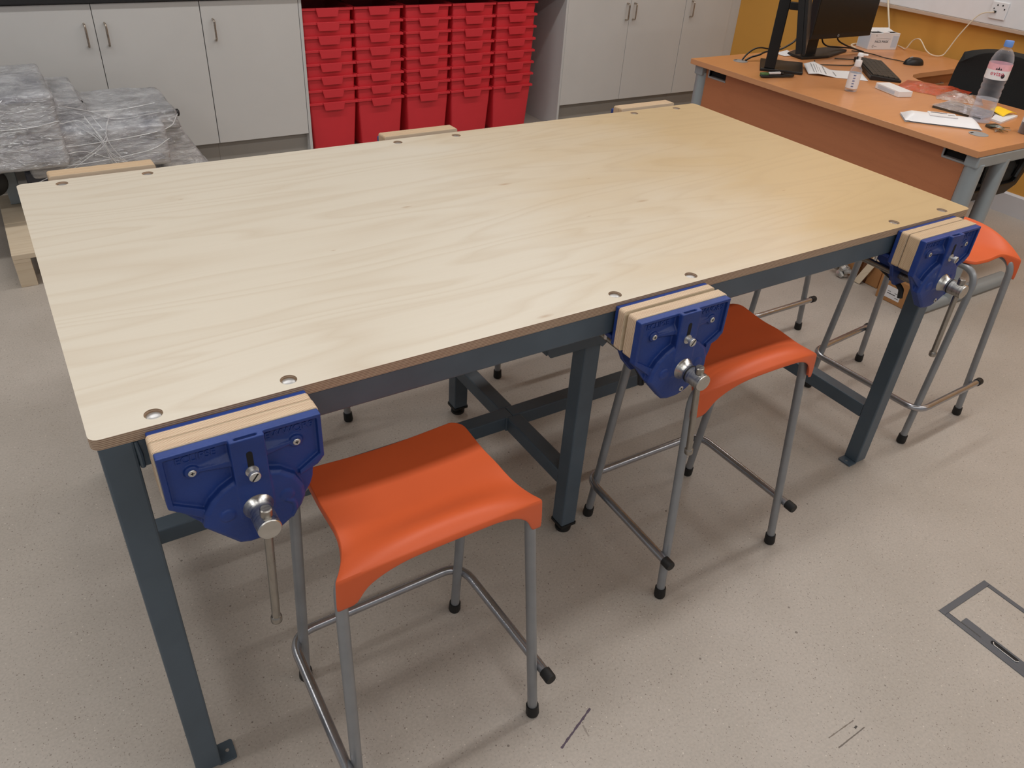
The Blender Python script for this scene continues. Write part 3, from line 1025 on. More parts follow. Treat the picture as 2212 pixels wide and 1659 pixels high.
TX = (1.6447, 1.9430, 2.2545, 2.5585, 2.8650)
ordn = ('lowest', 'seventh from top', 'sixth from top', 'fifth from top', 'fourth from top', 'third from top', 'second from top', 'topmost')
cols = ('leftmost stack, beside the grey left cupboard', 'second stack from the left', 'middle stack of the five', 'fourth stack from the left', 'rightmost stack, beside the open bay gap')
tray0 = None
for ci, tx in enumerate(TX):
    for k in range(8):
        lab = 'red plastic storage tray, %s of the %s' % (ordn[k], cols[ci])
        zz = 0.002 + 0.0706 * k
        dx = 0.0006 * math.sin(ci * 3.1 + k * 1.7) + (0.004 * (k - 3) / 7 * (-1 if ci == 0 else 0.2))
        loc = (tx + dx, YF_ + 0.022 + 0.0004 * math.sin(k * 2.3 + ci), zz)
        if tray0 is None:
            tray0 = thing('storage_tray', lab, 'tray', loc, 0, 'red nested storage trays under the worktop')
            tray_mesh().build('tray_body', RED, tray0, smooth=True, bevel=0.0012, angle=30)
            tray_handle().build('handle', RED, tray0, bevel=0.0015)
        else:
            copy_tree(tray0, loc, 0, lab)

# ------------------------------------------------------------------ pallet and wrapped machine
pal = thing('pallet', 'raw pine pallet on the floor at the left, under the wrapped machine', 'pallet')
PX0, PX1, PY0, PY1 = -0.098, 0.86, 2.352, 3.03
for (y0, y1) in ((PY0, PY0 + 0.33), (PY0 + 0.335, PY1)):
    MB().box(PX0, PX1, y0, y1, 0.118, 0.14).build('deck_board', PALLETW, pal, bevel=0.002)
for x0 in (PX0, 0.33, PX1 - 0.06):
    for y0 in (PY0 + 0.002, PY1 - 0.105):
        MB().box(x0, x0 + 0.06, y0, y0 + 0.1, 0.0, 0.104).build('block', PALLETW, pal, bevel=0.002)
for x0 in (PX0, 0.33, PX1 - 0.06):
    MB().box(x0, x0 + 0.06, PY0 + 0.001, PY1, 0.104, 0.118).build('stringer_board', PALLETW, pal)

mach = thing('wrapped_machine', 'blue grey workshop machine wrapped in clear stretch film, standing on the pallet', 'machine')
MB().box(-0.45, 0.185, 2.62, 3.08, 0.39, 0.645).build('main_housing', MACH, mach, bevel=0.015)
MB().box(-0.42, 0.15, 2.61, 2.622, 0.52, 0.635).build('front_panel', MACHT, mach, bevel=0.003)
MB().box(0.187, 0.3, 2.80, 3.10, 0.35, 0.59).build('motor_housing', MACHD, mach, bevel=0.015)
MB().box(0.26, 0.665, 2.78, 3.18, 0.485, 0.515).build('machine_table', MACHT, mach, bevel=0.004)
MB().box(0.10, 0.585, 2.70, 3.1, 0.325, 0.483).build('table_casting', MACH, mach, bevel=0.01)
MB().box(0.555, 0.60, 2.69, 2.73, 0.425, 0.475).build('guide_end', BLACKP, mach, bevel=0.004)
MB().lathe([(0.012, 0), (0.016, 0.004), (0.016, 0.02), (0.011, 0.024)], (0.662, 2.785, 0.5), 'x', 18).build('end_knob', BLACKP, mach, smooth=True)
MB().box(0.03, 0.5, 2.75, 3.02, 0.1405, 0.324).build('base_casting', MACHD, mach, bevel=0.01)
for (x, y) in ((-0.055, 2.9), (-0.40, 2.72), (-0.40, 3.0)):
    MB().box(x, x + 0.05, y, y + 0.04, 0.0 if x < -0.1 else 0.1405, 0.389).build('stand_leg', SILVER, mach, bevel=0.003)
MB().lathe([(0.02, 0), (0.055, 0.004), (0.06, 0.012), (0.06, 0.03), (0.05, 0.036), (0.02, 0.038)], (-0.098, 2.84, 0.275), 'y', 26).build('handwheel', BLACKP, mach, smooth=True)
MB().box(0.12, 0.255, 2.69, 2.79, 0.40, 0.475).build('paper_packing', BROWNP, mach, bevel=0.02)
MB().box(0.27, 0.315, 2.795, 2.812, 0.568, 0.578).build('lever', BLACKP, mach, bevel=0.002)
# stretch film: swollen hull round the machine
fm = MB()
fm.box(-0.55, 0.20, 2.60, 3.14, 0.375, 0.665)
fm.prism([(0.15, 0.61), (0.30, 0.60), (0.33, 0.53), (0.40, 0.525), (0.40, 0.30), (0.15, 0.30)], 1, 2.74, 3.15)
fm.box(0.24, 0.675, 2.76, 3.19, 0.44, 0.524)
fm.box(0.05, 0.60, 2.68, 3.15, 0.31, 0.49)
fm.prism([(0.58, 0.27), (0.58, 0.50), (0.675, 0.50), (0.70, 0.40), (0.79, 0.235), (0.84, 0.165), (0.58, 0.165)], 1, 2.80, 3.12)
fo = fm.build('stretch_film', FILM, mach)
rm = fo.modifiers.new('rm', 'REMESH')
rm.mode = 'VOXEL'
rm.voxel_size = 0.012
sm = fo.modifiers.new('sm', 'SMOOTH')
sm.iterations = 6
sm.factor = 0.5
apply_mods(fo)
for vx in fo.data.vertices:
    p = vx.co
    d = noise.noise(p * 9) * 0.005 + noise.noise(Vector((p.x * 10, p.y * 10, p.z * 45))) * 0.003 + noise.noise(Vector(((p.x + p.z) * 34, p.y * 10, (p.x - p.z) * 8))) * 0.003
    vx.co = p + vx.normal * d
fo.data.polygons.foreach_set('use_smooth', [True] * len(fo.data.polygons))
# tight strands of film pulled across the front
st_pts = [
    [(-0.3, 2.585, 0.48), (0.1, 2.625, 0.45), (0.35, 2.655, 0.445), (0.60, 2.69, 0.462), (0.675, 2.765, 0.50)],
    [(0.05, 2.655, 0.30), (0.2, 2.655, 0.36), (0.34, 2.66, 0.44), (0.38, 2.72, 0.505)],
    [(0.08, 2.65, 0.28), (0.26, 2.65, 0.38), (0.36, 2.665, 0.45), (0.33, 2.74, 0.53)],
    [(0.45, 2.665, 0.27), (0.37, 2.65, 0.36), (0.34, 2.655, 0.45), (0.30, 2.73, 0.535)],
    [(0.50, 2.67, 0.29), (0.41, 2.65, 0.36), (0.36, 2.655, 0.46), (0.40, 2.75, 0.53)],
    [(0.30, 2.755, 0.545), (0.45, 2.79, 0.533), (0.60, 2.84, 0.535)],
    [(0.02, 2.62, 0.40), (0.20, 2.645, 0.365), (0.5, 2.66, 0.385), (0.61, 2.69, 0.42)],
    [(0.19, 2.62, 0.42), (0.27, 2.66, 0.41), (0.40, 2.665, 0.35), (0.52, 2.668, 0.325)],
    [(0.20, 2.70, 0.52), (0.28, 2.73, 0.515), (0.33, 2.67, 0.46), (0.36, 2.65, 0.40), (0.44, 2.66, 0.33)],
    [(0.21, 2.60, 0.62), (0.24, 2.70, 0.585), (0.33, 2.75, 0.545), (0.42, 2.72, 0.515), (0.60, 2.76, 0.515)],
    [(-0.30, 2.59, 0.56), (0.05, 2.592, 0.545), (0.20, 2.60, 0.56)],
    [(0.30, 2.72, 0.53), (0.345, 2.66, 0.45), (0.37, 2.655, 0.38), (0.46, 2.667, 0.325)],
    [(0.26, 2.70, 0.51), (0.33, 2.66, 0.45), (0.355, 2.655, 0.37), (0.37, 2.66, 0.325)],
]
for q in st_pts:
    MB().tube(smoothline(q, 6), [0.0016] * (len(q) * 6 - 5), 6).build('film_strand', STRAND, mach, smooth=True)

# ------------------------------------------------------------------ teacher desk
DZ = 0.725
desk = thing('corner_desk', 'large beech laminate corner desk with silver grey legs at the right', 'desk')
DX0, DY0, DY1 = 3.106, 0.528, 2.12
outline = [(DX0, DY0), (3.95, DY0), (3.95, 1.22), (3.955, 1.30), (3.975, 1.38), (4.01, 1.44), (4.06, 1.472), (4.13, 1.484), (4.70, 1.49), (4.70, DY1), (DX0, DY1)]
tp = MB().prism(outline, 2, DZ - 0.025, DZ).build('desktop', [BEECH, BEECHE], desk, bevel=0.0012)
for p in tp.data.polygons:
    p.material_index = 0 if p.normal.z > 0.5 else 1
# modesty panel with two cut-outs framed in grey plastic
PXF = 3.158
y0p, y1p, zb, ztp = 0.59, 2.045, 0.28, DZ - 0.0252
cz0, cz1 = 0.655, 0.6995
ca, cb = (0.592, 0.685), (1.905, 2.02)
mp_ = MB()
mp_.box(PXF, PXF + 0.018, y0p, y1p, zb, cz0)
mp_.box(PXF, PXF + 0.018, ca[1], cb[0], cz0, ztp)
mp_.box(PXF, PXF + 0.018, cb[1], y1p, cz0, ztp)
pan = mp_.build('modesty_panel', BEECHP, desk)
for (a, b) in (ca, cb):
    g = MB()
    g.box(PXF - 0.004, PXF + 0.02, a - 0.003, b + 0.006, cz0 - 0.006, cz0 + 0.002)
    g.box(PXF - 0.004, PXF + 0.02, b, b + 0.008, cz0, ztp)
    g.build('cutout_trim', GREYP, pan, bevel=0.002)
    MB().box(PXF + 0.016, PXF + 0.06, a, b, cz0, ztp - 0.001).build('cable_tray', DARK, pan)
for yl in (0.555, 2.075):
    fr = MB()
    fr.box(3.128, 3.93, yl - 0.028, yl + 0.028, DZ - 0.072, DZ - 0.0256)
    fr.build('top_beam', SILVER, desk, bevel=0.006)
    MB().tube([(3.166, yl, 0.03), (3.166, yl, DZ - 0.06)], 0.034, 24).build('leg', SILVER, desk, smooth=True)
    MB().tube([(3.352, yl, 0.03), (3.352, yl, DZ - 0.06)], 0.031, 24).build('leg', SILVER, desk, smooth=True)
    ft = MB().prism(rrect(yl - 0.03, yl + 0.03, 0.0, 0.056, 0.02, 5), 0, 3.13, 3.83)
    ft.build('foot_bar', SILVER, desk, smooth=True, angle=50)
# grommets
for (x, y) in ((3.335, 0.672), (3.332, 1.99)):
    g = MB().lathe([(0.037, 0.0), (0.037, 0.0018), (0.034, 0.0028)], (x, y, DZ), seg=32).build('cable_grommet', GREYP, desk, smooth=True)
    MB().prism([(x - 0.03, y + 0.014), (x - 0.006, y + 0.016), (x - 0.006, y + 0.024), (x - 0.024, y + 0.024)], 2, DZ + 0.0026, DZ + 0.0033).build('cable_opening', DARK, g)
ped = thing('drawer_pedestal', 'beech drawer unit under the desk return by the chair', 'pedestal')
MB().box(4.16, 4.6, 1.55, 2.05, 0.06, 0.695).build('body', BEECHP, ped)
for (z0, z1) in ((0.5, 0.69), (0.285, 0.495), (0.07, 0.28)):
    d = MB().box(4.163, 4.597, 1.532, 1.549, z0, z1).build('drawer', BEECHP, ped, bevel=0.001)
    MB().tube(fillet([(4.32, 1.534, z1 - 0.045), (4.32, 1.512, z1 - 0.045), (4.44, 1.512, z1 - 0.045), (4.44, 1.534, z1 - 0.045)], 0.008), 0.004, 8).build('handle', ZINC, d, smooth=True)
MB().box(4.18, 4.58, 1.56, 2.04, 0.0, 0.06).build('base', BLACKP, ped)

# ------------------------------------------------------------------ office chair
ch = thing('office_chair', 'black upholstered office chair behind the desk at the right frame edge', 'chair')


def seat_pad(u, v):
    return (0, 0, 0)


sp_ = MB().prism(rrect(3.62, 4.085, 0.79, 1.27, 0.07, 6), 2, 0.385, 0.485)
sp_.build('seat', CLOTH, ch, smooth=True, bevel=0.03, segs=4, angle=80)


shell = MB().prism([(3.64, 0.355), (3.66, 0.343), (3.99, 0.343), (4.07, 0.375), (4.12, 0.46), (4.135, 0.58), (4.115, 0.58), (4.09, 0.46), (4.04, 0.395), (3.64, 0.39)], 1, 0.775, 1.285)
shell.build('seat_shell', BLACKP, ch, bevel=0.006)


def backf(s0):
    def f(u, v):
        y = 1.045 + (u - 0.5) * 0.47 * (1 - 0.12 * max(0, (v - 0.55) / 0.45) ** 2 - 0.16 * max(0, (0.35 - v) / 0.35) ** 2)
        z = 0.56 + 0.35 * v
        z -= 0.05 * max(0, v - 0.8) / 0.2 * (abs(u - 0.5) * 2) ** 3
        x = 4.13 + 0.035 * math.sin(v * 2.4) + s0 - 0.05 * (abs(u - 0.5) * 2) ** 2
        return (x, y, z)
    return f


bm_ = MB()
bm_.grid(backf(-0.03), 16, 14)
bk = bm_.build('backrest', CLOTH, ch, smooth=True, angle=80)
md = bk.modifiers.new('th', 'SOLIDIFY')
md.thickness = 0.055
md.offset = 0
md = bk.modifiers.new('bv', 'BEVEL')
md.width = 0.016
md.segments = 3
MB().tube(smoothline([(3.98, 1.03, 0.40), (4.13, 1.03, 0.42), (4.19, 1.03, 0.52), (4.185, 1.03, 0.68)], 6), 0.022, 10).build('back_support', BLACKP, ch, smooth=True)
for sy in (0.775, 1.285):
    MB().tube(smoothline([(3.74, sy, 0.43), (3.72, sy, 0.56), (3.74, sy, 0.655), (3.86, sy, 0.675), (3.98, sy, 0.655), (4.05, sy, 0.52), (4.02, sy, 0.42)], 6), 0.016, 10).build('armrest', BLACKP, ch, smooth=True)
MB().tube([(3.85, 1.03, 0.09), (3.85, 1.03, 0.39)], [0.028, 0.022], 16).build('column', ZINC, ch, smooth=True)
for k in range(5):
    a = R(72 * k + 20)
    p = Vector((3.85 + 0.27 * math.cos(a), 1.03 + 0.27 * math.sin(a), 0.075))
    ar = MB().tube([(3.85, 1.03, 0.10), p], [0.026, 0.016], 10).build('base_arm', BLACKP, ch, smooth=True)
    w = MB()
    for sgn in (-1, 1):
        w.tube([p + Vector((-math.sin(a), math.cos(a), 0)) * 0.006 * sgn + Vector((0, 0, -0.048)), p + Vector((-math.sin(a), math.cos(a), 0)) * 0.022 * sgn + Vector((0, 0, -0.048))], 0.0268, 16)
    w.build('castor', BLACKP, ar, smooth=True)

# ------------------------------------------------------------------ wall trunking, socket
tk = thing('dado_trunking', 'white cable trunking panel along the ochre wall above the desk', 'trunking')
MB().box(XW - 0.05, XW - 0.001, -0.6, 2.9, 0.927, 1.13).build('cover', WHITE, tk, bevel=0.004)
MB().box(XW - 0.054, XW - 0.002, -0.6, 2.9, 0.908, 0.9265).build('lower_lip', TRUNKTRIM, tk, bevel=0.002)
sk = thing('power_socket', 'white square power socket on the wall trunking, a cable plugged in', 'socket', (XW - 0.051, 1.515, 1.0))
MB().box(-0.009, 0.0005, -0.046, 0.046, -0.043, 0.043).build('plate', WHITE, sk, bevel=0.004)
hol = MB()
for (y, z) in ((0.012, 0.026), (-0.016, 0.027)):
    hol.lathe([(0.004, 0), (0.004, 0.0012)], (-0.0103, y, z), 'x', 10)
hol.box(-0.0105, -0.009, 0.024, 0.029, 0.004, 0.011)
hol.box(-0.0105, -0.009, -0.034, -0.028, 0.006, 0.013)
hol.build('screw_and_pin_holes', DARK, sk)
MB().box(-0.0155, -0.009, 0.008, 0.022, -0.012, -0.002).build('plug_jack', BLACKP, sk, bevel=0.002)


def cable(name, label, pts, r, mat, group=None, n=8):
    o = MB().tube(smoothline(pts, n), r, 8).build(name, mat, smooth=True)
    return tag(o, label, 'cable', group)


cable('socket_cable', 'thin cream cable hanging from the wall socket down onto the desk', [(XW - 0.068, 1.53, 0.992), (4.70, 1.60, 0.965), (4.68, 1.655, 0.86), (4.665, 1.685, 0.770), (4.655, 1.70, 0.738), (4.62, 1.73, 0.733), (4.60, 1.77, 0.752), (4.60, 1.83, 0.80), (4.615, 1.88, 0.785), (4.61, 1.905, 0.736), (4.64, 1.95, 0.731), (4.67, 2.0, 0.731)], 0.0032, WCABLE)
cable('drop_cable', 'thick cream cable dropping from the trunking behind the face mask box', [(XW - 0.058, 2.20, 0.98), (4.715, 2.185, 0.945), (4.70, 2.15, 0.89), (4.685, 2.10, 0.80), (4.68, 2.095, 0.74), (4.63, 2.10, 0.732), (4.52, 2.108, 0.7315), (4.40, 2.11, 0.7315), (4.34, 2.08, 0.7315), (4.30, 2.02, 0.7315)], 0.0052, WCABLE)

# ------------------------------------------------------------------ monitors
m2 = thing('monitor', 'black monitor facing the chair, its dark screen and round maker mark showing', 'monitor', (3.97, 1.93, DZ), 0, 'black computer monitors on the desk')
MB().box(-0.245, 0.255, -0.03, 0.018, 0.10, 0.42).build('screen_case', BLACKP, m2, bevel=0.004)
MB().box(-0.236, 0.246, -0.0312, -0.0298, 0.126, 0.412).build('screen', SCREEN, m2)
lg = MB().lathe([(0.0072, 0), (0.0072, 0.0008)], (-0.022, -0.0303, 0.113), 'y', 20)
lgo = lg.build('round_emblem', GREYP, m2)
me = text_mesh('hp', 0.011, 0.0002)
MB().mesh(me, Matrix.Translation((-0.022, -0.0313, 0.1135)) @ Matrix.Rotation(R(90), 4, 'X')).build('emblem_letters', BLACKP, lgo)
MB().box(-0.20, -0.105, 0.02, 0.045, 0.008, 0.3).build('stand_neck', BLACKP, m2, bevel=0.004)
MB().prism([(-0.26, -0.02), (-0.06, -0.035), (0.2, 0.05), (0.19, 0.14), (-0.14, 0.14), (-0.24, 0.1)], 2, 0.0005, 0.014).build('stand_base', BLACKP, m2, bevel=0.004)

m1 = thing('monitor', 'black monitor seen edge on, carried on the flat black pole stand at the desk corner', 'monitor', (3.31, 1.775, DZ), 0, 'black computer monitors on the desk')
MB().prism([(-0.045, 0.019), (0.104, -0.124), (0.298, 0.043), (0.142, 0.191)], 2, 0.0005, 0.014).build('stand_base', BLACKP, m1, bevel=0.003)
UX, NX = Vector((0.787, 0.617, 0)), Vector((0.617, -0.787, 0))


def slab(m_, o, u0, u1, n0, n1, z0, z1, tilt=0.0):
    nn = NX * math.cos(tilt) + Vector((0, 0, math.sin(tilt)))
    up = Vector((0, 0, math.cos(tilt))) - NX * math.sin(tilt)
    v_ = [o + UX * u + nn * n_ + up * z_ for z_ in (z0, z1) for n_ in (n0, n1) for u in (u0, u1)]
    return m_.add(v_, [(0, 2, 3, 1), (4, 5, 7, 6), (0, 1, 5, 4), (2, 6, 7, 3), (0, 4, 6, 2), (1, 3, 7, 5)])


O0 = Vector((0, 0, 0))
slab(MB(), O0, -0.008, 0.012, -0.026, 0.026, 0.014, 0.56).build('stand_pole', BLACKP, m1, bevel=0.003)
slab(MB(), O0, -0.012, 0.016, 0.026, 0.075, 0.285, 0.318).build('mount_arm', BLACKP, m1, bevel=0.003)
PO = Vector((3.159 - 3.31, 1.52 - 1.775, 0.863 - DZ)) + NX * 0.0
T1 = R(11)
sc1 = MB()
slab(sc1, PO, 0.0, 0.50, 0.0, 0.028, 0.0, 0.30, T1)
slab(sc1, PO, 0.0, 0.50, 0.028, 0.043, -0.006, 0.306, T1)
sc1.build('screen_case', BLACKP, m1, bevel=0.003)
slab(MB(), PO, 0.008, 0.492, 0.043, 0.044, 0.006, 0.298, T1).build('screen', SCREEN, m1)

# desk cables
cable('stand_cable', 'paired black cable looping from the left desk grommet to the monitor pole', [(3.352, 1.975, 0.731), (3.385, 1.97, 0.746), (3.43, 1.96, 0.757), (3.49, 1.972, 0.766), (3.567, 1.965, 0.771), (3.62, 1.96, 0.786), (3.68, 1.96, 0.812), (3.70, 1.95, 0.85)], 0.005, BLACKP, 'black computer cables')
cable('stand_cable', 'upper black cable arching from the left desk grommet behind the pole', [(3.345, 1.992, 0.731), (3.37, 1.99, 0.757), (3.41, 1.985, 0.781), (3.46, 1.985, 0.785), (3.53, 1.985, 0.776), (3.60, 1.98, 0.785)], 0.004, BLACKP, 'black computer cables')
cable('video_cable', 'black cable hanging in a curve left under the big monitor', [(3.90, 1.965, 0.86), (3.93, 1.98, 0.80), (4.0, 1.995, 0.765), (4.10, 2.0, 0.752), (4.2, 1.975, 0.745), (4.26, 1.955, 0.731)], 0.0042, BLACKP, 'black computer cables')
cable('video_cable', 'black cable hanging straighter, right under the big monitor', [(4.03, 1.965, 0.86), (4.06, 1.98, 0.80), (4.13, 1.98, 0.768), (4.20, 1.955, 0.746), (4.26, 1.935, 0.731)], 0.0042, BLACKP, 'black computer cables')
cable('keyboard_cable', 'thin dark cable lying across the desk from the big monitor foot to the sanitiser', [(3.76, 1.865, 0.729), (3.68, 1.80, 0.729), (3.74, 1.77, 0.729), (3.86, 1.72, 0.729), (3.93, 1.735, 0.729)], 0.0028, OLIVE, 'black computer cables')
cable('keyboard_cable', 'thin dark cable between the big monitor foot and the keyboard top', [(3.93, 1.87, 0.729), (4.02, 1.82, 0.729), (4.09, 1.84, 0.729), (4.12, 1.82, 0.729)], 0.0028, OLIVE, 'black computer cables')
cable('mouse_cable', 'thin dark wavy cable leading from the big monitor to the mouse', [(4.22, 1.985, 0.729), (4.26, 1.93, 0.729), (4.27, 1.87, 0.729), (4.26, 1.79, 0.729), (4.28, 1.72, 0.729), (4.27, 1.675, 0.731)], 0.0026, OLIVE, 'black computer cables')

# keyboard, mouse
kb = thing('keyboard', 'black computer keyboard lying on the desk right of the sanitiser', 'keyboard', (3.905, 1.585, DZ), math.atan2(0.32, 0.29))
MB().prism([(-0.075, 0.0005), (0.075, 0.0005), (0.075, 0.024), (-0.075, 0.012)], 0, -0.225, 0.225).build('body', BLACKP, kb, bevel=0.003)
ky = MB()
for r_ in range(5):
    y = -0.064 + r_ * 0.0265
    for c_ in range(20):
        x = -0.216 + c_ * 0.0216
        z = 0.0125 + (y + 0.075) / 0.15 * 0.012
        ky.box(x, x + 0.0185, y, y + 0.0225, z, z + 0.006)
ky.build('keys', simple('dark_grey_keys', (52, 50, 46), 0.5, 0, 0.1, 40), kb)
ms = MB()


def msf(u, v):
    a = 2 * math.pi * u
    b = v * math.pi / 2
    return (0.06 * math.cos(a) * math.cos(b) ** 0.7, 0.034 * math.sin(a) * math.cos(b) ** 0.7, 0.0005 + 0.036 * math.sin(b))


ms.grid(msf, 24, 8)
mo = thing('mouse', 'black computer mouse on the desk return near the keyboard', 'mouse', (4.295, 1.635, DZ), R(-18))
ms.build('shell', BLACKP, mo, smooth=True)
MB().tube([(-0.035, 0, 0.0335), (-0.018, 0, 0.0375)], 0.004, 8).build('scroll_wheel', GREYP, mo)

# face mask box
mb = thing('face_mask_box', 'white printed face mask box at the back of the desk against the ochre wall', 'box', (4.373, 1.992, DZ), R(-15))
MB().box(0, 0.2, 0, 0.105, 0.0005, 0.088).build('carton', PAPER, mb, bevel=0.001)
pr_ = MB().box(0.155, 0.195, -0.0008, 0.0, 0.012, 0.075).box(-0.0008, 0.0, 0.005, 0.1, 0.006, 0.08)
pr_.build('pale_blue_print', LBLUE, mb)
tx_ = MB()
tx_.mesh(text_mesh('FACE MASK', 0.0185, 0.0), Matrix.Translation((0.083, -0.0012, 0.043)) @ Matrix.Rotation(R(90), 4, 'X'))
tx_.mesh(text_mesh('C~~', 0.018, 0.0), Matrix.Translation((0.04, -0.0012, 0.018)) @ Matrix.Rotation(R(90), 4, 'X'))
tx_.mesh(text_mesh('Y..', 0.013, 0.0), Matrix.Translation((0.04, -0.0012, 0.075)) @ Matrix.Rotation(R(90), 4, 'X'))
tx_.build('black_print', INK, mb)
MB().tube(smoothline([(0.04, -0.001, 0.058), (0.09, -0.001, 0.062), (0.14, -0.001, 0.058)], 6), 0.0007, 6).build('grey_print_line', GREYP, mb)
MB().box(0.012, 0.08, 0.012, 0.05, 0.088, 0.0885).box(0.125, 0.19, 0.012, 0.05, 0.088, 0.0885).build('dark_opening', DARK, mb)
fl = MB()
fl.add([(0, 0.06, 0.0885), (0.2, 0.06, 0.0885), (0.2, 0.11, 0.1), (0, 0.11, 0.1)], [(0, 1, 2, 3)])
fl.build('flap', PAPER, mb, solid=0.001)
MB().box(0.08, 0.125, -0.0005, 0.06, 0.0885, 0.094).build('tissue', PAPER, mb, bevel=0.003)

# sanitiser bottle
sa = thing('hand_sanitiser_bottle', 'small clear pump bottle of hand sanitiser with a white pump', 'bottle', (3.398, 1.35, DZ))
MB().lathe([(0.024, 0.001), (0.027, 0.004), (0.027, 0.085), (0.025, 0.097), (0.017, 0.108), (0.012, 0.112)], seg=28).build('bottle_body', WATER, sa, smooth=True)
MB().lathe([(0.0276, 0.016), (0.0276, 0.082)], seg=28, cap=False).build('label_sleeve', PAPER, sa, smooth=True)
tm = MB()
for i, (b, z) in enumerate((('-rub', 0.06),)):
    pass
for k in range(5):
    z = 0.024 + k * 0.012
    for j in range(3):
        a0 = R(-152 + j * 7)
        tm.tube([(0.0279 * math.cos(a0), 0.0279 * math.sin(a0), z), (0.0279 * math.cos(a0 + 0.08), 0.0279 * math.sin(a0 + 0.08), z + 0.004)], 0.0012, 5)
tm.build('blue_print', BLUEP, sa)
pm = MB().lathe([(0.015, 0.110), (0.0155, 0.114), (0.0155, 0.132), (0.0145, 0.136), (0.006, 0.137), (0.006, 0.152), (0.0135, 0.153), (0.0135, 0.163), (0.011, 0.167)], seg=24)
pm.tube([(0.0, 0.0, 0.160), (0.035, -0.012, 0.158)], [0.006, 0.0045], 8)
pm.build('pump', WHITE, sa, smooth=True)

# leaflet, white cartons
lf = MB()


def leaf(u, v):
    # u along, v across
    x = 3.453 + (3.665 - 3.453) * u
    y = 1.647 + (1.452 - 1.647) * u
    nx, ny = 0.66, 0.75
    w = 0.19 * (1 - 0.10 * u)
    z = DZ + 0.002 + 0.026 * max(0, 1 - abs(u - 0.16) / 0.3) * (0.4 + 0.6 * v) + 0.004 * v * (1 + math.sin(u * 9)) * 0.5
    return (x + nx * w * v, y + ny * w * v, z)


lf.grid(leaf, 24, 10)
lfo = thing('leaflet', 'creased white printed leaflet on the desk behind the sanitiser', 'leaflet')
lf.build('sheet', PAPER, lfo, smooth=True, solid=0.0008)
lp = MB()
for (u0, u1, v0, v1) in [(0.30, 0.32, 0.15, 0.42), (0.30, 0.32, 0.5, 0.9), (0.48, 0.495, 0.2, 0.7), (0.10, 0.11, 0.1, 0.9), (0.14, 0.147, 0.1, 0.8), (0.18, 0.187, 0.2, 0.8), (0.22, 0.226, 0.1, 0.6)]:
    pts = []
    for i in range(7):
        v_ = v0 + (v1 - v0) * i / 6
        a, b = leaf(u0, v_), leaf(u1, v_)
        pts += [(a[0], a[1], a[2] + 0.0009), (b[0], b[1], b[2] + 0.0009)]
    lp.add(pts, [(2 * i, 2 * i + 1, 2 * i + 3, 2 * i + 2) for i in range(6)])
lp.build('printed_lines', GREYP, lfo)
wb = thing('white_carton', 'slim white carton on the desk in front of the keyboard', 'box', (3.60, 1.165, DZ), math.atan2(0.157, 0.046))
MB().prism([(0, 0.0005), (0.075, 0.0005), (0.075, 0.026), (0, 0.026)], 0, 0.0, 0.168).build('carton', WHITE, wb, bevel=0.002)
MB().box(0.03, 0.15, 0.075, 0.0755, 0.006, 0.02).build('grey_print', LBLUE, wb)

# polythene bags
rb = MB()


def bagf(x0, y0, ux, uy, L_, Wd, amp, seed):
    def f(u, v):
        x = x0 + ux * L_ * u - uy * Wd * (v - 0.5)
        y = y0 + uy * L_ * u + ux * Wd * (v - 0.5)
        e = min(u, 1 - u, v, 1 - v) * 4
        h = min(1, e) * amp * (0.55 + 0.9 * abs(noise.noise(Vector((u * 5 + seed, v * 5, 0.3)))))
        return (x, y, DZ + 0.0015 + h)
    return f


rb.grid(bagf(3.80, 1.36, 0.35, -0.94, 0.30, 0.24, 0.022, 1), 26, 18)
rbo = thing('red_packet', 'crumpled red and clear plastic packet on the desk beside the white carton', 'packet')
rb.build('film', REDBAG, rbo, smooth=True)
cb2 = MB().grid(bagf(3.77, 1.15, 0.55, -0.83, 0.20, 0.17, 0.024, 5), 24, 18)
cb2.build('clear_film', BAGM, rbo, smooth=True)
nb = thing('notebook', 'grey notebook in clear wrap on the desk behind the wet wipes', 'notebook', (3.532, 1.012, DZ), 0)
MB().prism([(0, 0), (0.02, -0.215), (0.2, -0.19), (0.175, 0.03)], 2, 0.0005, 0.009).build('pages', simple('grey_cover', (176, 174, 184), 0.45, 0, 0.12, 18), nb, bevel=0.001)
MB().prism([(-0.001, 0), (0.019, -0.215), (0.021, -0.215), (0.001, 0)], 2, 0.0005, 0.0093).build('dark_spine', OLIVE, nb)
wr = MB().grid(lambda u, v: (0.0 + 0.19 * v + 0.01 * u, 0.015 - 0.22 * u, 0.0105 + 0.004 * noise.noise(Vector((u * 6, v * 6, 2)))), 16, 12)
wr.build('clear_wrap', BAGM, nb, smooth=True)
# wet wipes packet
ww = thing('wet_wipes_packet', 'white soft packet of wet wipes at the near desk edge', 'packet', (3.335, 0.845, DZ), math.atan2(-0.205, 0.20))


def wwf(sgn):
    def f(u, v):
        x = (u - 0.5) * 0.30
        e = max(0, 1 - abs(u - 0.5) * 2)
        flat = min(1.0, e * 4.5)
        w = 0.062 + 0.006 * (1 - flat)
        t = (v - 0.5) * 2
        h = 0.026 * (flat ** 0.7) * (1 - abs(t) ** 2.6)
        wv = 0.004 * math.sin(u * 23) * (1 - flat) + 0.004 * (1 - flat)
        z = 0.0012 + (0.004 + wv * 0.5 + h if sgn > 0 else 0.0)
        return (x, w * t + 0.004 * math.sin(u * 17) * (1 - flat), z)
    return f


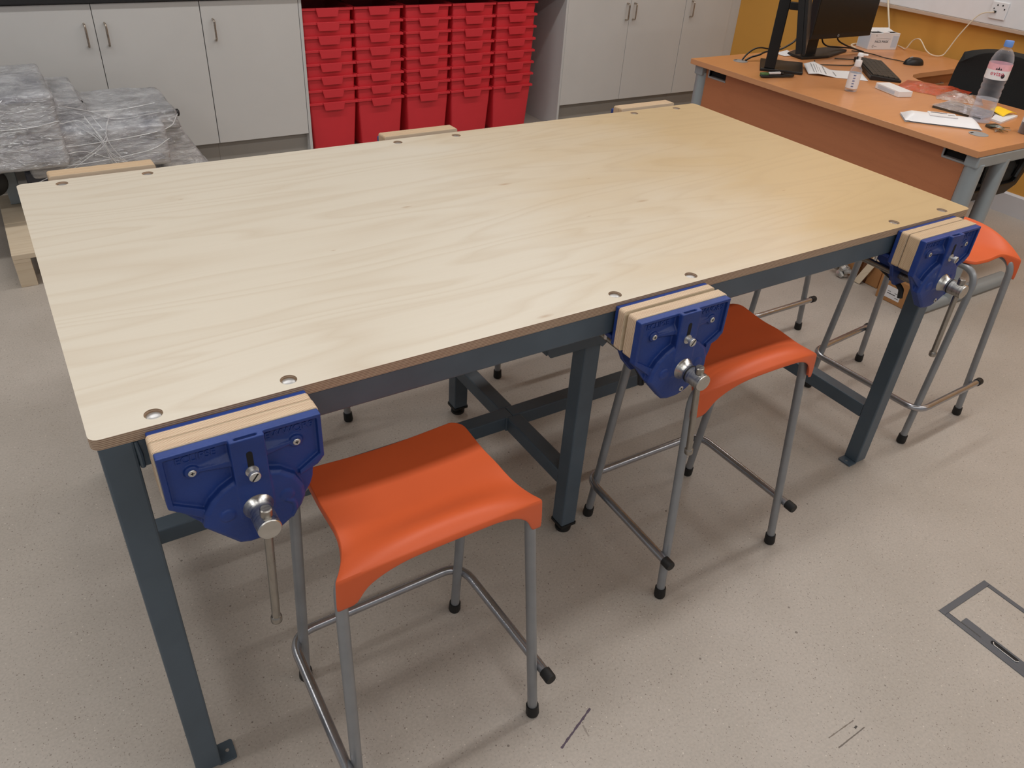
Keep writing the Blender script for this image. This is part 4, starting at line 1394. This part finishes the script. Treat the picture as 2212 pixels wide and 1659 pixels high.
wm = MB()
wm.grid(wwf(1), 36, 18)
wm.grid(wwf(0), 36, 18)
wm.build('packet_film', WHITE, ww, smooth=True, angle=60)
MB().box(-0.055, 0.055, -0.03, 0.03, 0.028, 0.0335).build('resealable_lid', WHITE, ww, bevel=0.002)
MB().box(-0.045, 0.02, 0.010, 0.018, 0.0335, 0.034).box(0.02, 0.045, -0.010, -0.004, 0.0335, 0.034).build('dark_print', INK, ww)
tag(MB().tube([(3.437, 0.812, 0.766), (3.475, 0.836, 0.774)], 0.007, 12).build('clear_tube', CLEAR, smooth=True), 'short clear plastic tube lying on the wet wipes packet', 'tube')

# water bottle
wbx = thing('water_bottle', 'tall clear plastic water bottle with a pink label and blue cap', 'bottle', (3.53, 0.79, DZ))
prof = [(0.03, 0.001), (0.04, 0.003), (0.0435, 0.012)]
for k in range(4):
    z = 0.02 + k * 0.022
    prof += [(0.0435, z), (0.0435, z + 0.014), (0.0405, z + 0.018)]
prof += [(0.0435, 0.112), (0.0425, 0.125), (0.0395, 0.132), (0.043, 0.14), (0.043, 0.15), (0.0395, 0.156), (0.043, 0.163), (0.0435, 0.172), (0.0435, 0.236), (0.042, 0.25), (0.034, 0.272), (0.022, 0.287), (0.0135, 0.293), (0.0135, 0.302)]
MB().lathe(prof, seg=36).build('bottle_body', CLEAR, wbx, smooth=True, angle=70)
MB().lathe([(0.0425, 0.005), (0.0425, 0.095), (0.001, 0.0955)], seg=30).build('water', WATER, wbx, smooth=True)
lb = MB().lathe([(0.0443, 0.176), (0.0443, 0.212)], seg=36, cap=False)
lb.lathe([(0.0443, 0.212), (0.0443, 0.236)], seg=36, cap=False, mi=1)
lab = lb.build('label_band', [WHITE, PINK], wbx, smooth=True)


def wrap_text(m, me, rad, ang, zc, mi=0):
    b = len(m.v)
    for v in me.vertices:
        a = ang + v.co.x / rad
        m.v.append((rad * math.cos(a), rad * math.sin(a), zc + v.co.y))
    for p in me.polygons:
        m.f.append(tuple(b + i for i in p.vertices))
        m.mi.append(mi)


va = math.atan2(-0.987 - 0.79, 0.016 - 3.53)
tt = MB()
wrap_text(tt, text_mesh('evian', 0.026, 0.0, res=6), 0.0447, va, 0.2)
tt.build('red_lettering', PINKR, lab)
mt = MB()
for k, (x, h) in enumerate(((-0.008, 0.008), (0.0, 0.012), (0.008, 0.007))):
    a0 = va + (x - 0.004) / 0.0447
    a1 = va + (x + 0.004) / 0.0447
    am = (a0 + a1) / 2
    q = 0.0447
    mt.add([(q * math.cos(a0), q * math.sin(a0), 0.215), (q * math.cos(a1), q * math.sin(a1), 0.215), (q * math.cos(am), q * math.sin(am), 0.215 + h)], [(0, 1, 2)])
a0 = va + 0.55
mt.add([(0.0447 * math.cos(a0 + 0.17 * math.cos(t)), 0.0447 * math.sin(a0 + 0.17 * math.cos(t)), 0.192 + 0.0085 * math.sin(t)) for t in [2 * math.pi * i / 14 for i in range(14)]], [tuple(range(14))])
mt.build('dark_label_marks', INK, lab)
MB().lathe([(0.0165, 0.298), (0.017, 0.3), (0.017, 0.318), (0.0155, 0.321), (0.003, 0.3215)], seg=26).build('cap', BCAP, wbx, smooth=True, angle=50)

# note pad with sticky notes, keys, small bottle
pad = thing('note_pad', 'white note pad on the desk behind the keys', 'notepad', (3.59, 0.727, DZ), 0)
MB().prism([(0, 0), (0.193, 0.035), (0.16, 0.11), (0.01, 0.05)], 2, 0.0005, 0.008).build('pages', PAPER, pad)
sn = MB().grid(lambda u, v: (3.685 + 0.11 * u + 0.02 * v, 0.775 + 0.075 * v, DZ + 0.010 + 0.012 * math.sin(u * 3.0) + 0.01 * v * (1 - u)), 12, 10)
tag(sn.build('sticky_note', STICKY, smooth=True, solid=0.002), 'bent yellow sticky note lying on the white note pad', 'sticky note')
kz = thing('key_bunch', 'bunch of keys with a dark fob beside the right desk grommet', 'keys', (3.455, 0.68, DZ))
MB().prism([(0.02, 0.05), (0.075, 0.04), (0.07, 0.012), (0.012, 0.022)], 2, 0.001, 0.012).build('leather_fob', OLIVE, kz, bevel=0.003)
MB().prism([(0.0, 0.02), (0.03, 0.012), (0.035, -0.012), (0.008, -0.006)], 2, 0.012, 0.016).build('green_tag', simple('green_grey_tag', (96, 112, 104), 0.5), kz, bevel=0.001)
rng = MB().tube([(0.016 + 0.014 * math.cos(t), -0.008 + 0.014 * math.sin(t), 0.016) for t in [2 * math.pi * i / 20 for i in range(21)]], 0.0013, 6)
rng.build('split_ring', ZINC, kz, smooth=True)
for k, (a, mt_) in enumerate(((200, ZINC), (235, BRASS), (262, BRASS), (290, ZINC), (325, BRASS))):
    c, s_ = math.cos(R(a)), math.sin(R(a))
    q = MB()
    base = [(0.0, -0.009), (0.012, -0.0105), (0.02, -0.003), (0.044, -0.003), (0.046, 0.0), (0.044, 0.003), (0.02, 0.003), (0.012, 0.0105), (0.0, 0.009)]
    q.prism([(0.016 + 0.01 * c + (x * c - y * s_) * 0.8, -0.008 + 0.01 * s_ + (x * s_ + y * c) * 0.8) for x, y in base], 2, 0.004 + 0.0025 * k, 0.006 + 0.0025 * k)
    q.build('key', mt_, kz)
sb = thing('drink_bottle', 'small plastic bottle with brown drink at the right frame edge', 'bottle', (3.56, 0.6, DZ))
MB().lathe([(0.028, 0.001), (0.031, 0.004), (0.031, 0.05)], seg=26).build('drink', BROWNL, sb, smooth=True)
MB().lathe([(0.0315, 0.002), (0.0315, 0.075), (0.0315, 0.08), (0.027, 0.095), (0.018, 0.105)], seg=26).build('bottle_body', CLEAR, sb, smooth=True)
MB().lathe([(0.0319, 0.045), (0.0319, 0.072)], seg=26, cap=False).build('white_label', PAPER, sb, smooth=True)
for a in (205, 235):
    q = MB()
    q.add([(0.0323 * math.cos(R(a + d)), 0.0323 * math.sin(R(a + d)), z) for d, z in ((-6, 0.05), (6, 0.05), (6, 0.064), (-6, 0.064))], [(0, 1, 2, 3)])
    q.build('blue_print', BLUEP, sb)
MB().lathe([(0.02, 0.102), (0.0215, 0.105), (0.0215, 0.122), (0.016, 0.13), (0.006, 0.132)], seg=24).build('cap', GREYP, sb, smooth=True)
# coiled adapter lead in front of the pole stand
cl_ = thing('cable_bundle', 'bundled black lead with a green plug and white tag beside the monitor stand', 'cable', (3.24, 1.665, DZ), math.atan2(-0.037, 0.177))
MB().tube(smoothline([(-0.06, 0.01, 0.009), (0.0, 0.013, 0.012), (0.07, 0.012, 0.009), (0.098, 0.0, 0.008), (0.075, -0.016, 0.008), (0.0, -0.010, 0.008), (-0.07, -0.008, 0.008), (-0.085, 0.003, 0.01), (-0.05, 0.006, 0.018), (0.04, 0.003, 0.017)], 6), 0.0055, 8).build('lead', BLACKP, cl_, smooth=True)
MB().box(-0.085, -0.045, -0.004, 0.018, 0.004, 0.022).build('green_plug', GREENP, cl_, bevel=0.003)
MB().box(-0.045, 0.02, -0.007, 0.006, 0.016, 0.0255).build('white_tag', PAPER, cl_, bevel=0.002)
# scrap of white paper behind the pole
tag(MB().grid(lambda u, v: (3.68 + 0.09 * u, 2.0 + 0.07 * v, DZ + 0.002 + 0.012 * u * v), 6, 6).build('paper_scrap', PAPER, solid=0.001), 'white scrap of paper on the desk behind the monitor pole', 'paper')

# ------------------------------------------------------------------ boxes under the desk
bx = thing('cardboard_box', 'brown cardboard box with a white label on the floor under the desk front', 'box', (3.14, 0.594, 0))
MB().box(0, 0.10, 0, 0.15, 0.001, 0.112).build('carton', CARD, bx, bevel=0.0015)
MB().box(-0.0005, 0.0, 0.036, 0.108, 0.02, 0.075).build('white_label', PAPER, bx)
li = MB()
for (y0, y1, z0, z1) in ((0.06, 0.10, 0.040, 0.043), (0.085, 0.1, 0.05, 0.052), (0.05, 0.065, 0.05, 0.052), (0.04, 0.06, 0.03, 0.032), (0.042, 0.047, 0.04, 0.046)):
    li.box(-0.0009, -0.0005, y0, y1, z0, z1)
li.build('label_print', INK, bx)
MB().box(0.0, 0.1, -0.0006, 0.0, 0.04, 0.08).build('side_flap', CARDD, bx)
b2 = thing('cardboard_box', 'open brown cardboard box on the floor left of the labelled box', 'box', (3.205, 0.785, 0))
MB().box(0, 0.12, 0, 0.1, 0.001, 0.11).build('carton', CARD, b2, bevel=0.0015)
MB().box(-0.0006, 0.0, 0.062, 0.099, 0.002, 0.108).build('darker_flap', CARDD, b2)  # darker sheet over one part of the box face
bd = MB().add([(3.166, 0.85, 0.002), (3.166, 0.885, 0.002), (3.20, 0.80, 0.16), (3.20, 0.835, 0.165), (3.176, 0.852, 0.002), (3.176, 0.887, 0.002), (3.21, 0.802, 0.16), (3.21, 0.837, 0.165)],
              [(0, 1, 3, 2), (4, 6, 7, 5), (0, 2, 6, 4), (1, 5, 7, 3), (2, 3, 7, 6), (0, 4, 5, 1)])
tag(bd.build('wooden_board', PALLETW, bevel=0.002), 'narrow pale board leaning against the open cardboard box', 'board')
si = MB()
for k in range(8):
    p = Vector((3.17 + random.uniform(-0.03, 0.03), 0.965 + random.uniform(-0.04, 0.03), 0.02 + random.uniform(0, 0.04)))
    q = p + Vector((random.uniform(-0.03, 0.03), random.uniform(-0.04, 0.04), random.uniform(-0.015, 0.02)))
    si.tube([p, (p + q) / 2 + Vector((0, 0, 0.005)), q], [0.012, 0.016, 0.01], 8)
si.tube([(3.17, 0.94, 0.0), (3.17, 0.96, 0.06)], [0.02, 0.02], 8)
tag(si.build('foil_packing', simple('crumpled_foil', (190, 188, 184), 0.3, 0.6, 0.3, 60), smooth=True), 'crumpled silver packing on the floor left of the leaning board', 'packing')
tag(MB().box(3.20, 3.34, 0.915, 1.08, 0.001, 0.13).build('cardboard_box', CARD, bevel=0.0015), 'plain cardboard box on the floor behind the silver packing, mostly hidden by the bench apron', 'box')

# ------------------------------------------------------------------ floor box
fb = thing('floor_box', 'grey framed floor socket box let into the floor at the right', 'floor box', (0, 0, 0))
x0, x1, y1, y0 = 1.741, 1.95, -0.494, -0.76
fbm = MB()
rr_o = rrect(x0, x1, y0, y1, 0.008, 4)
fbm.box(x0, x1, y1 - 0.017, y1, 0.0002, 0.002)
fbm.box(x0, x1, y0, y0 + 0.017, 0.0002, 0.002)
fbm.box(x0, x0 + 0.016, y0 + 0.017, y1 - 0.017, 0.0002, 0.002)
fbm.box(x1 - 0.014, x1, y0 + 0.017, y1 - 0.017, 0.0002, 0.002)
fbm.build('frame', HATCH, fb, bevel=0.001)
MB().box(x0 + 0.0175, x1 - 0.0155, y0 + 0.0185, y1 - 0.0185, 0.0001, 0.0014).build('lid', FLOOR, fb)
gp = MB()
gp.box(x0 + 0.0162, x0 + 0.0176, y0 + 0.017, y1 - 0.017, 0.0002, 0.0012).box(x1 - 0.0156, x1 - 0.0138, y0 + 0.017, y1 - 0.017, 0.0002, 0.0012)
gp.build('lid_gap', DARK, fb)
hp_ = MB().prism(rrect(x0 + 0.018, x0 + 0.042, -0.60, -0.545, 0.002), 2, 0.0012, 0.0022)
hp_.build('cable_flap', HATCH, fb)
h2 = MB().prism(rrect(x0 + 0.014, x0 + 0.042, -0.745, -0.60, 0.003), 2, 0.0012, 0.0021).build('handle_plate', HATCH, fb)
MB().prism(rrect(x0 + 0.022, x0 + 0.036, -0.69, -0.62, 0.006), 2, 0.0021, 0.0024).build('finger_slot', DARK, h2)
MB().tube(fillet([(x0 + 0.030, -0.625, 0.003), (x0 + 0.023, -0.63, 0.003), (x0 + 0.023, -0.685, 0.003), (x0 + 0.030, -0.69, 0.003)], 0.004), 0.0012, 6).build('wire_handle', ZINC, h2, smooth=True)
